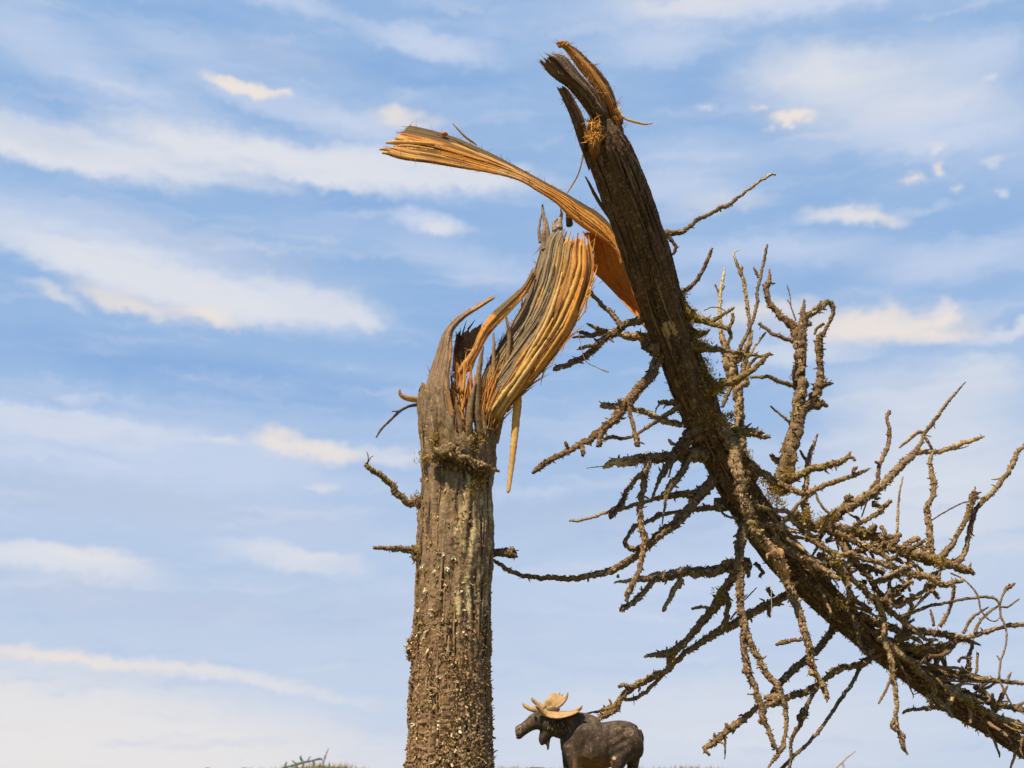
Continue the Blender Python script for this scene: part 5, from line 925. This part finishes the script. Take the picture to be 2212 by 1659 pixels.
# moss cushions on the fallen stem and where branches leave it
mb = MB()
for (zo, x, y, r, dep) in [('E', 1045, 920, 34, .004), ('E', 1060, 1060, 60, .0), ('E', 1100, 1100, 55, -.002), ('E', 1150, 1220, 60, .0), ('E', 1200, 1290, 45, .0), ('E', 1180, 1400, 50, .008), ('E', 1200, 1480, 65, .006), ('E', 1240, 1560, 70, .006), ('E', 1290, 1590, 55, .006), ('F', 1480, 320, 50, .012), ('F', 1540, 300, 36, .014), ('F', 1600, 520, 55, .02), ('F', 1660, 580, 50, .03), ('F', 1780, 740, 46, .04), ('F', 1850, 830, 60, .05), ('F', 1640, 740, 40, .012), ('F', 1880, 900, 60, .05), ('G', 420, 990, 46, .065), ('G', 520, 1030, 46, .065), ('G', 600, 990, 36, .065), ('G', 280, 680, 60, .06), ('G', 180, 830, 60, .04), ('G', 1340, 1310, 46, .065), ('H', 1640, 760, 45, .13), ('H', 1560, 560, 36, .11), ('H', 330, 210, 46, .04), ('C', 470, 130, 40, -.03), ('C', 380, 150, 34, -.018), ('C', 620, 290, 46, -.026), ('C', 355, 610, 34, -.012), ('C', 350, 350, 30, -.008), ('C', 650, 240, 40, -.025), ('C', 430, 60, 40, -.026), ('C', 620, 60, 60, -.028), ('H', 1700, 800, 40, .14), ('H', 1090, 260, 50, .07), ('G', 980, 1330, 40, .06), ('G', 620, 1300, 40, .055)]:
    X, Y, rr = Z(zo, (x, y, r)); dep += 0 if zo == 'C' else shift_at(X, Y); k = SCL(X, Y, dep) * rr
    for j in range(int(26 + r * 1.5)):
        p = W(X, Y, dep) + Vector((random.gauss(0, .5), random.gauss(0, .3), random.gauss(0, .5))) * k
        d = Vector((random.gauss(0, .8), random.gauss(-.4, .6), random.gauss(.3, .8)))
        hair(mb, p, d, random.uniform(.0015, .0045), random.uniform(.0002, .0005), jit(random.choice([(.28, .23, .06), (.40, .33, .10), (.22, .17, .06), (.48, .43, .22)]), .25), 1.6, 4)
ms = mb.build('moss', M_MOSS, tree); ms['kind'] = 'stuff'

# ================================================================== THE MOOSE FIGURINE
MD = -.012                                    # a little in front of the stump's middle
mc = W(*Z('M', (1250, 800)), MD); MK = ZONE['M'][2] * SCL(*Z('M', (1250, 800)), MD)     # metres per moose px
def mp(x, y, d=0.0): return W(*Z('M', (x, y)), MD) + Vector((0, d * MK, 0))     # d in moose px, + away from the viewer
moose = empty('moose_figurine', (mc.x, mc.y, 0), 'small dark brown toy bull moose with tan antlers standing right of the trunk', 'figurine')
raw = MB()
def limb(pts, seg=20):
    """pts : (x, y, depth, half thickness in the picture plane, half thickness in depth)"""
    P = catmull(pts, 14); CC = [mp(p[0], p[1], p[2]) for p in P]; fr = frames(CC); vs = []; F = []
    # frame : n lies in the picture plane, b across it
    rings_ = []
    for i, (c, p) in enumerate(zip(CC, P)):
        t = fr[i][0]; b = Vector((0, 1, 0)); b = (b - t * b.dot(t)).normalized(); n = b.cross(t).normalized()
        for k in range(seg):
            a = 2 * math.pi * k / seg; vs.append(c + n * math.cos(a) * p[3] * MK + b * math.sin(a) * p[4] * MK)
    m = len(CC)
    for i in range(m - 1):
        for k in range(seg): F.append((i * seg + k, i * seg + (k + 1) % seg, (i + 1) * seg + (k + 1) % seg, (i + 1) * seg + k))
    vs += [CC[0] - fr[0][0] * .25 * P[0][3] * MK, CC[-1] + fr[-1][0] * .25 * P[-1][3] * MK]
    for k in range(seg): F.append((m * seg, (k + 1) % seg, k)); F.append((m * seg + 1, (m - 1) * seg + k, (m - 1) * seg + (k + 1) % seg))
    raw.add(vs, F, (.1, .1, .1))
# trunk: chest to rump (top line / bottom line of the picture)
def torso(rows):
    limb([(x, (a + b) / 2, 0, (b - a) / 2, w) for x, a, b, w in rows], 28)
torso([(880, 640, 860, 90), (930, 560, 960, 150), (1000, 480, 1060, 190), (1090, 425, 1110, 210), (1180, 445, 1130, 215), (1280, 510, 1135, 215), (1380, 545, 1125, 210), (1480, 540, 1090, 200), (1580, 525, 1060, 200), (1680, 530, 1050, 200), (1770, 560, 1040, 185), (1850, 615, 1000, 150), (1895, 700, 900, 95)])
# neck and head
limb([(1080, 620, 0, 210, 150), (960, 590, 0, 195, 130), (850, 570, -6, 170, 112), (740, 560, -12, 150, 100), (650, 540, -18, 130, 92)])
limb([(700, 540, -14, 120, 92), (620, 520, -18, 122, 92), (540, 530, -20, 110, 84), (460, 575, -22, 84, 70), (390, 625, -24, 76, 62), (330, 660, -26, 84, 64), (295, 672, -27, 76, 58)])
limb([(350, 700, -25, 50, 52), (310, 715, -26, 44, 48), (288, 718, -26, 30, 40)])
# throat and bell
limb([(700, 640, -12, 110, 70), (650, 720, -14, 72, 50), (625, 780, -14, 48, 36), (640, 825, -14, 30, 26)])
limb([(690, 740, -12, 40, 30), (692, 820, -12, 24, 20), (697, 870, -12, 15, 14), (692, 900, -12, 7, 8)])
# fore legs, hind legs
for dx, dz in ((0, -125), (-62, 110)):
    limb([(1010 + dx * .2, 860, dz * .8, 130, 90), (1012 + dx * .7, 1000, dz, 88, 78), (1022 + dx, 1130, dz, 62, 60), (1024 + dx, 1280, dz, 44, 46), (1022 + dx, 1370, dz, 48, 50), (1022 + dx, 1440, dz, 36, 38), (1026 + dx, 1640, dz, 31, 33), (1026 + dx, 1760, dz, 40, 42), (1010 + dx, 1830, dz, 52, 48), (1000 + dx, 1880, dz, 56, 50)])
limb([(1640, 760, -70, 200, 130), (1630, 900, -110, 160, 105), (1590, 1040, -120, 105, 82), (1572, 1140, -120, 74, 66), (1600, 1260, -120, 52, 52), (1660, 1360, -118, 50, 46), (1672, 1450, -116, 36, 38), (1652, 1640, -116, 31, 33), (1640, 1760, -116, 40, 42), (1622, 1830, -116, 52, 48), (1612, 1880, -116, 56, 50)])
limb([(1720, 740, 70, 190, 130), (1770, 900, 105, 130, 105), (1790, 1040, 112, 88, 82), (1788, 1140, 112, 66, 62), (1800, 1260, 112, 50, 50), (1850, 1360, 112, 48, 46), (1852, 1450, 112, 36, 38), (1826, 1640, 112, 31, 33), (1812, 1760, 112, 40, 42), (1796, 1830, 112, 52, 48), (1786, 1880, 112, 56, 50)])
limb([(1840, 650, -20, 50, 46), (1880, 740, -24, 42, 40), (1868, 840, -26, 34, 32), (1850, 900, -26, 16, 16)])          # tail
# brow, eye sockets, shoulder and thigh muscle
for x, y, d, r in ((560, 450, -78, 40), (1120, 720, -170, 120), (1060, 560, -120, 120), (1620, 720, -140, 130), (1240, 900, -170, 130)):
    lump(raw, mp(x, y, d), r * MK, (.1, .1, .1), (1, .5, 1.2), .05)
rawo = raw.build('body', M_PAINT)
md = rawo.modifiers.new('remesh', 'REMESH'); md.mode = 'VOXEL'; md.voxel_size = .00062
sm = rawo.modifiers.new('smooth', 'SMOOTH'); sm.factor = .6; sm.iterations = 7
bpy.context.view_layer.update(); dg = bpy.context.evaluated_depsgraph_get()
me = bpy.data.meshes.new_from_object(rawo.evaluated_get(dg)); bpy.data.objects.remove(rawo)
me.name = 'body'; me.calc_loop_triangles()
nrm = [v.normal.copy() for v in me.vertices]
# picture-plane coordinates of a point of the moose, for sculpting
O = mp(0, 0); EX = (mp(1000, 0) - O) / 1000; EY = (mp(0, 1000) - O) / 1000
def minv(p):
    v = p - O; return v.dot(EX) / EX.length_squared, v.z / EY.z, v.y / MK
cols = []
for v, n in zip(me.vertices, nrm):
    x, y, d = minv(v.co); h = 0; p = v.co
    h += .22 * noise.noise(p * 160) + .10 * noise.noise(p * 420)
    # shaggy neck and dewlap
    if 560 < x < 1010 and 430 < y < 960: h += .55 * noise.noise(Vector((x * .035 + y * .012, y * .007, d * .02))) * min(1, (1010 - x) / 150)
    # thigh folds
    if 1420 < x < 1760 and 650 < y < 1060 and d < 0:
        k = math.exp(-((x - 1580) / 120) ** 2 - ((y - 830) / 150) ** 2); h += .42 * k * math.sin((x * .55 + y * 1.0) / 17)
    # groove between belly and shoulder / flank
    if d < 0: h -= 1.0 * math.exp(-((x - 1150 - (y - 800) * .15) / 30) ** 2) * (1 if 600 < y < 1040 else 0) + .9 * math.exp(-((x - 1450 + (y - 800) * .1) / 32) ** 2) * (1 if 580 < y < 1050 else 0)
    # nostril, mouth
    if x < 420: h -= 1.6 * math.exp(-((x - 318) / 15) ** 2 - ((y - 655) / 26) ** 2) + .9 * math.exp(-((y - 720 + (x - 300) * .12) / 9) ** 2) * (1 if x < 400 else 0)
    v.co = p + n * h * 13 * MK
    c = mixc((.066, .050, .038), (.112, .086, .064), .5 + 1.1 * noise.noise(p * 200))
    c = mixc(c, (.24, .19, .13), max(0, noise.noise(p * 620) - .16) * 1.8)                        # worn dry-brushed paint
    if y > 930 and x < 1480: c = mixc(c, (.28, .155, .065), min(1, (y - 930) / 110) * .8 * min(1, max(0, (x - 980) / 80)))         # brown belly
    if y > 990 and 990 < x < 1100 and d < 20: c = mixc(c, (.40, .25, .11), min(1, (y - 990) / 80))     # tan fore leg
    if x < 362: 
        if noise.noise(p * 900) > -.05 and 585 < y < 715: c = mixc(c, (.34, .30, .24), .8)                       # pale muzzle
    if (x - 1690) ** 2 + ((y - 670) * 1.3) ** 2 < 70 ** 2 and noise.noise(p * 700) > -.1 and d < 0: c = mixc(c, (.36, .32, .27), .7)  # sunlit spot on the near rump, painted into the tint
    if (x - 1500) ** 2 + (y - 1000) ** 2 < 24 ** 2 and d < 0: c = (.75, .72, .68)                      # chipped spot
    if 730 < x < 1000 and 500 < y < 680 and noise.noise(Vector((x * .05, y * .012, 3))) > .1: c = mixc(c, (.30, .245, .15), .7)
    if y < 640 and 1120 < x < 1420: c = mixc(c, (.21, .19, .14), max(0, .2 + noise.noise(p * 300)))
    cols.extend((c[0], c[1], c[2], 1))
for a_ in list(me.color_attributes): me.color_attributes.remove(a_)
at = me.color_attributes.new('tint', 'FLOAT_COLOR', 'POINT'); at.data.foreach_set('color', cols)
me.polygons.foreach_set('use_smooth', [True] * len(me.polygons)); me.materials.clear(); me.materials.append(M_PAINT); me.update()
body = bpy.data.objects.new('body', me); COL.objects.link(body); body.parent = moose; body.matrix_parent_inverse = moose.matrix_world.inverted()
# eye, ears, mane
mb = MB(); lump(mb, mp(535, 482, -112), 17 * MK, (.012, .010, .009), (1.2, .7, .9), 0); mb.build('eye', M_ANTLER, moose)
for d0, (x0, y0), (x1, y1), w in ((-70, (650, 440), (850, 375), 46), (60, (640, 430), (800, 350), 40)):
    mb = MB(); CC = [mp(x0 + (x1 - x0) * f, y0 + (y1 - y0) * f, d0 - 12 * f if d0 < 0 else d0 + 30 * f) for f in (0, .2, .4, .6, .8, 1)]
    tube(mb, CC, [x * MK for x in (24, 38, w, w * .95, w * .65, 6)], 14, lambda t, a, rv, p: jit((.13, .08, .055), .1), ry=.45); mb.build('ear', M_PAINT, moose)
mb = MB()
for k in range(46):
    x = random.uniform(690, 1000); y = 500 + (x - 690) * -.16 + random.uniform(0, 150); dd = -118 - (x - 690) * .10 + abs(y - 560) * .12
    q = [mp(x, y - 10, dd + 16), mp(x + 3, y + 18, dd - 2), mp(x - 2, y + 44, dd), mp(x - 10, y + 66, dd + 18)]
    tube(mb, q, [3 * MK, 9 * MK, 8 * MK, 2 * MK], 6, lambda *a, c=jit(random.choice([(.12, .09, .06), (.28, .22, .13), (.09, .07, .05)]), .2): c)
mb.build('mane', M_PAINT, moose)
# antlers : thick cupped palms with points
def palm(rows, thick, name='antler'):
    """rows : strips of (x, y, d) points across the palm, from the base outwards"""
    m = len(rows[0]); V_ = []; F = []
    fine = []
    for r_ in rows: fine.append(resample3(r_, 15))
    cols_ = [catmull3([fine[i][j] for i in range(len(fine))], 4) for j in range(15)]
    nr = len(cols_[0]); G = [[cols_[j][i] for j in range(15)] for i in range(nr)]
    up = []
    for i in range(nr):
        for j in range(15):
            a = mp(*G[min(i + 1, nr - 1)][j]) - mp(*G[max(i - 1, 0)][j]); b = mp(*G[i][min(j + 1, 14)]) - mp(*G[i][max(j - 1, 0)]); n = a.cross(b)
            n = n.normalized() if n.length > 0 else Vector((0, 0, 1)); up.append(n)
    for s in (1, -1):
        for i in range(nr):
            for j in range(15):
                e = min(1, .25 + min(j, 14 - j, i + 3, nr - 1 - i) * .3); p = mp(*G[i][j]); V_.append(p + up[i * 15 + j] * s * thick * MK * e + up[i * 15 + j] * noise.noise(p * 500) * 3 * MK)
    st_ = nr * 15
    for i in range(nr - 1):
        for j in range(14):
            q = (i * 15 + j, i * 15 + j + 1, (i + 1) * 15 + j + 1, (i + 1) * 15 + j); F.append(q); F.append(tuple(x + st_ for x in reversed(q)))
    rim = [j for j in range(15)] + [i * 15 + 14 for i in range(1, nr)] + [(nr - 1) * 15 + j for j in range(13, -1, -1)] + [i * 15 for i in range(nr - 2, 0, -1)]
    for k in range(len(rim)): a, b = rim[k], rim[(k + 1) % len(rim)]; F.append((b, a, a + st_, b + st_))
    return V_, F
def resample3(pl, n):
    P = []
    Q = [pl[0]] + list(pl) + [pl[-1]]
    for k in range(n):
        x = k / (n - 1) * (len(pl) - 1); i = min(int(x), len(pl) - 2); f = x - i; a, b = pl[i], pl[i + 1]; P.append(tuple(u + (v - u) * f for u, v in zip(a, b)))
    return P
def catmull3(pl, sub):
    o = []; Q = [pl[0]] + pl + [pl[-1]]
    for i in range(1, len(Q) - 2):
        p0, p1, p2, p3 = Q[i - 1:i + 3]
        for k in range(sub):
            t = k / sub; o.append(tuple(.5 * (2 * b + (c - a) * t + (2 * a - 5 * b + 4 * c - d) * t * t + (-a + 3 * b - 3 * c + d) * t ** 3) for a, b, c, d in zip(p0, p1, p2, p3)))
    o.append(pl[-1]); return o
TANP = (.50, .34, .17)
def tan_cols(V_):
    return [mixc(jit(TANP, .06), (.25, .14, .06), max(0, noise.noise(p * 260 + Vector((3, 0, 0))) - .22) * 1.8) for p in V_]
def tine(mb, pts):
    P = catmull(pts, 8); CC = [mp(p[0], p[1], p[2]) for p in P]; tube(mb, CC, [p[3] * MK for p in P], 12, lambda t, a, rv, p: mixc(jit(TANP, .06), (.25, .14, .06), max(0, noise.noise(p * 260) - .25) * 1.6), .06, 500, ry=.75)
# near antler, cupped towards the viewer, seen edge on
mb = MB()
rows = [[(655, 380, -40), (640, 420, -70), (640, 450, -90)], [(740, 400, -70), (720, 450, -150), (720, 490, -200)], [(830, 412, -90), (820, 460, -200), (820, 498, -270)], [(920, 408, -100), (920, 450, -220), (920, 482, -290)], [(1010, 392, -100), (1015, 425, -210), (1020, 448, -270)], [(1080, 360, -95), (1088, 385, -190), (1090, 402, -230)], [(1112, 335, -90), (1122, 350, -150), (1126, 366, -180)]]
V_, F = palm(rows, 13); mb.add(V_, F, tan_cols(V_))
tine(mb, [(700, 450, -110, 40), (640, 425, -120, 36), (590, 385, -150, 28), (556, 352, -180, 20), (536, 332, -195, 8)])
tine(mb, [(640, 400, -60, 34), (690, 440, -110, 38), (760, 475, -190, 30), (860, 490, -250, 22)])
tine(mb, [(1060, 400, -220, 20), (1100, 365, -240, 15), (1124, 338, -250, 6)])
tine(mb, [(640, 470, -40, 44), (660, 420, -46, 40), (680, 395, -50, 30)])
mb.build('antler', M_ANTLER, moose)['label'] = 'near antler seen edge on'
mb = MB()
rows = [[(610, 330, 20), (650, 370, 30), (700, 385, 40)], [(660, 270, 50), (720, 320, 60), (800, 352, 60)], [(715, 205, 110), (790, 255, 100), (865, 318, 80)], [(752, 166, 160), (830, 205, 140), (905, 268, 100)], [(768, 152, 175), (845, 178, 160), (935, 215, 110)]]
V_, F = palm(rows, 13); mb.add(V_, F, tan_cols(V_))
tine(mb, [(905, 270, 100, 22), (930, 225, 105, 22), (948, 180, 100, 14), (955, 148, 95, 5)]); tine(mb, [(770, 180, 160, 14), (760, 160, 168, 8), (757, 150, 170, 4)]); tine(mb, [(840, 195, 150, 16), (850, 160, 158, 10), (852, 143, 160, 4)]); tine(mb, [(800, 180, 160, 14), (806, 160, 166, 7)]); tine(mb, [(875, 200, 140, 14), (888, 165, 146, 6)])
tine(mb, [(800, 352, 50, 22), (860, 318, 70, 20), (905, 272, 90, 18), (930, 235, 100, 14)])
tine(mb, [(650, 360, 20, 40), (590, 320, 30, 34), (545, 290, 30, 26), (508, 255, 24, 22), (488, 222, 18, 10)])
tine(mb, [(600, 390, 20, 44), (540, 378, 30, 40), (470, 362, 40, 32), (410, 330, 50, 26), (375, 296, 56, 10)]); tine(mb, [(470, 370, 40, 20), (440, 330, 46, 12), (430, 315, 46, 6)])
tine(mb, [(660, 460, 20, 44), (660, 400, 24, 40), (650, 360, 24, 34)])
mb.build('antler', M_ANTLER, moose)['label'] = 'far antler with its broad palm raised'

# ================================================================== GROUND AND THE SMALL THINGS ON IT
mb = MB()
def axis(lo, fine0, fine1, hi, step):
    a = []; x = fine0
    while x <= fine1: a.append(x); x += step
    s = step; x = fine1
    while x < hi: s *= 1.35; x += s; a.append(x)
    s = step; x = fine0
    while x > lo: s *= 1.35; x -= s; a.insert(0, x)
    return a
xs = axis(-300, -.9, .9, 300, .018); ys = axis(-60, .1, 2.3, 500, .018)
def gz(x, y):
    h = .006 * noise.noise(Vector((x * 6, y * 6, 1))) + .0035 * noise.noise(Vector((x * 21, y * 21, 4)))
    rg = math.exp(-((y - 1.75) / .16) ** 2) * (.0465 + .009 * noise.noise(Vector((x * 5, 2, 7))) + .006 * noise.noise(Vector((x * 17, y * 9, 3))) - .02 * max(0, -(x + .32)) - .03 * max(0, min(1, (x - .32) * 4)))
    f = max(0, 1 - max(0, math.hypot(x, y - 1) - 2.6) / 2)
    return (h + rg) * f - .004
vs = []; cs = []
for y in ys:
    for x in xs:
        p = Vector((x, y, gz(x, y))); vs.append(p); q = noise.noise(Vector((x * 9, y * 9, 2)))
        cs.append(mixc((.13, .10, .055), (.16, .17, .05), .5 + q))
nx = len(xs); F = [(j * nx + i, j * nx + i + 1, (j + 1) * nx + i + 1, (j + 1) * nx + i) for j in range(len(ys) - 1) for i in range(nx - 1)]
mb.add(vs, F, cs); gnd = mb.build('ground', M_GROUND); gnd['kind'] = 'structure'
mb = MB()
for k in range(9000):
    x = random.uniform(-.75, .8); y = random.gauss(1.75, .10); p = Vector((x, y, gz(x, y) - .001))
    hair(mb, p, Vector((random.gauss(0, .5), random.gauss(0, .5), 1)), random.uniform(.004, .011), random.uniform(.0004, .0009), jit(random.choice([(.30, .28, .11), (.38, .34, .17), (.20, .16, .08), (.32, .25, .15)]), .25), .8, 3, 3)
mo = mb.build('moss_carpet', M_MOSS); mo['kind'] = 'stuff'; mo['label'] = 'low yellow green moss covering the ground along the bottom edge'; mo['category'] = 'moss'

def small_thing(name, label, cat, pls, dep, col, mat=M_PLANT, group=None, base=None):
    """a stem with side stems traced in full-picture px (x, y, r), carried down into the ground"""
    P0 = pls[0][0]; root = W(P0[0], P0[1], dep); gzv = gz(root.x, root.y)
    top = empty(name, (root.x, root.y, gzv), label, cat)
    for i, pl in enumerate(pls):
        mb = MB(); P = catmull(pl, 1.5); CC = [W(p[0], p[1], dep) for p in P]; RR = [p[2] * SCL(p[0], p[1], dep) for p in P]
        if i == 0: CC.insert(0, Vector((CC[0].x, CC[0].y, gzv - .004))); RR.insert(0, RR[0])
        tube(mb, CC, RR, 8, lambda t, a, rv, p: jit(col, .15), .3, 300)
        mb.build('stem' if i == 0 else 'side_stem', mat, top)
    return top
small_thing('green_sprig', 'small blue green knobbly sprig poking up by the lower left edge', 'plant', [[(652, 1664, 1.8), (655, 1648, 2.2), (650, 1639, 2.4), (649, 1632, 1.4)], [(608, 1661, 2), (630, 1654, 2.2), (655, 1647, 2.8), (675, 1643, 2), (690, 1639, 2.4), (697, 1641, 1.6)], [(616, 1659, 2.6), (617, 1651, 2), (619, 1645, 1)], [(677, 1643, 2), (678, 1652, 2), (680, 1664, 2)], [(640, 1651, 1.6), (634, 1645, 1.4), (630, 1643, .8)], [(664, 1646, 1.6), (668, 1637, 1.2), (672, 1634, .7)], [(640, 1652, 1.6), (646, 1664, 1.6)]], .85, (.105, .145, .115))
small_thing('grass_blade', 'single pale grey grass blade leaning right beside the green sprig', 'grass', [[(693, 1662, 3.2), (698, 1645, 3.2), (704, 1628, 2.4), (709, 1616, 1.4)]], .95, (.50, .50, .52))
small_thing('dry_twig', 'thin grey forked twig at the bottom edge under the fallen crown', 'twig', [[(1800, 1664, 2.4), (1815, 1650, 2.2), (1830, 1636, 1.8), (1848, 1622, 1)], [(1820, 1647, 2), (1824, 1664, 2)]], .75, (.42, .36, .34), M_TWIG)
def chunk(name, label, cat, px, py, r, dep, col, sq):
    mb = MB(); p = W(px, py, dep); k = r * SCL(px, py, dep); g_ = gz(p.x, p.y)
    lump(mb, Vector((p.x, p.y, p.z)), k, col, sq, .45)
    # bedded: a broad root down to the soil
    tube(mb, [Vector((p.x, p.y, min(g_, p.z) - .004)), Vector((p.x, p.y, p.z))], [k * sq[0] * .9, k * sq[0] * .8], 14, lambda *a: jit(col, .15), .3, 200)
    o = mb.build(name, M_TWIG); o['label'] = label; o['category'] = cat
chunk('stone', 'round brown stone at the bottom edge left of the green sprig', 'stone', 530, 1668, 13, .85, (.17, .11, .075), (1.2, 1, .8))
chunk('moss_clump', 'tiny dark green clump at the bottom edge left of the brown stone', 'moss', 449, 1666, 9, .85, (.06, .10, .07), (1.3, 1, .8))
chunk('bark_chunk', 'flat dark bark piece lying on the moss between the trunk and the moose', 'bark', 1160, 1667, 17, .6, (.09, .065, .045), (1.5, 1, .5))
mb = MB(); q = [(1668, 1236, .7), (1667, 1260, .8), (1666, 1290, .7), (1667, 1310, .8), (1665, 1330, .6)]
P = catmull([Z('P', p) for p in q], 2); tube(mb, [W(p[0], p[1], .03) for p in P], [.00022] * len(P), 5, lambda *a: (.8, .8, .82))
o = mb.build('spider_thread', M_ANTLER); o['label'] = 'fine white spider thread hanging straight down under the fallen trunk'; o['category'] = 'spider silk'
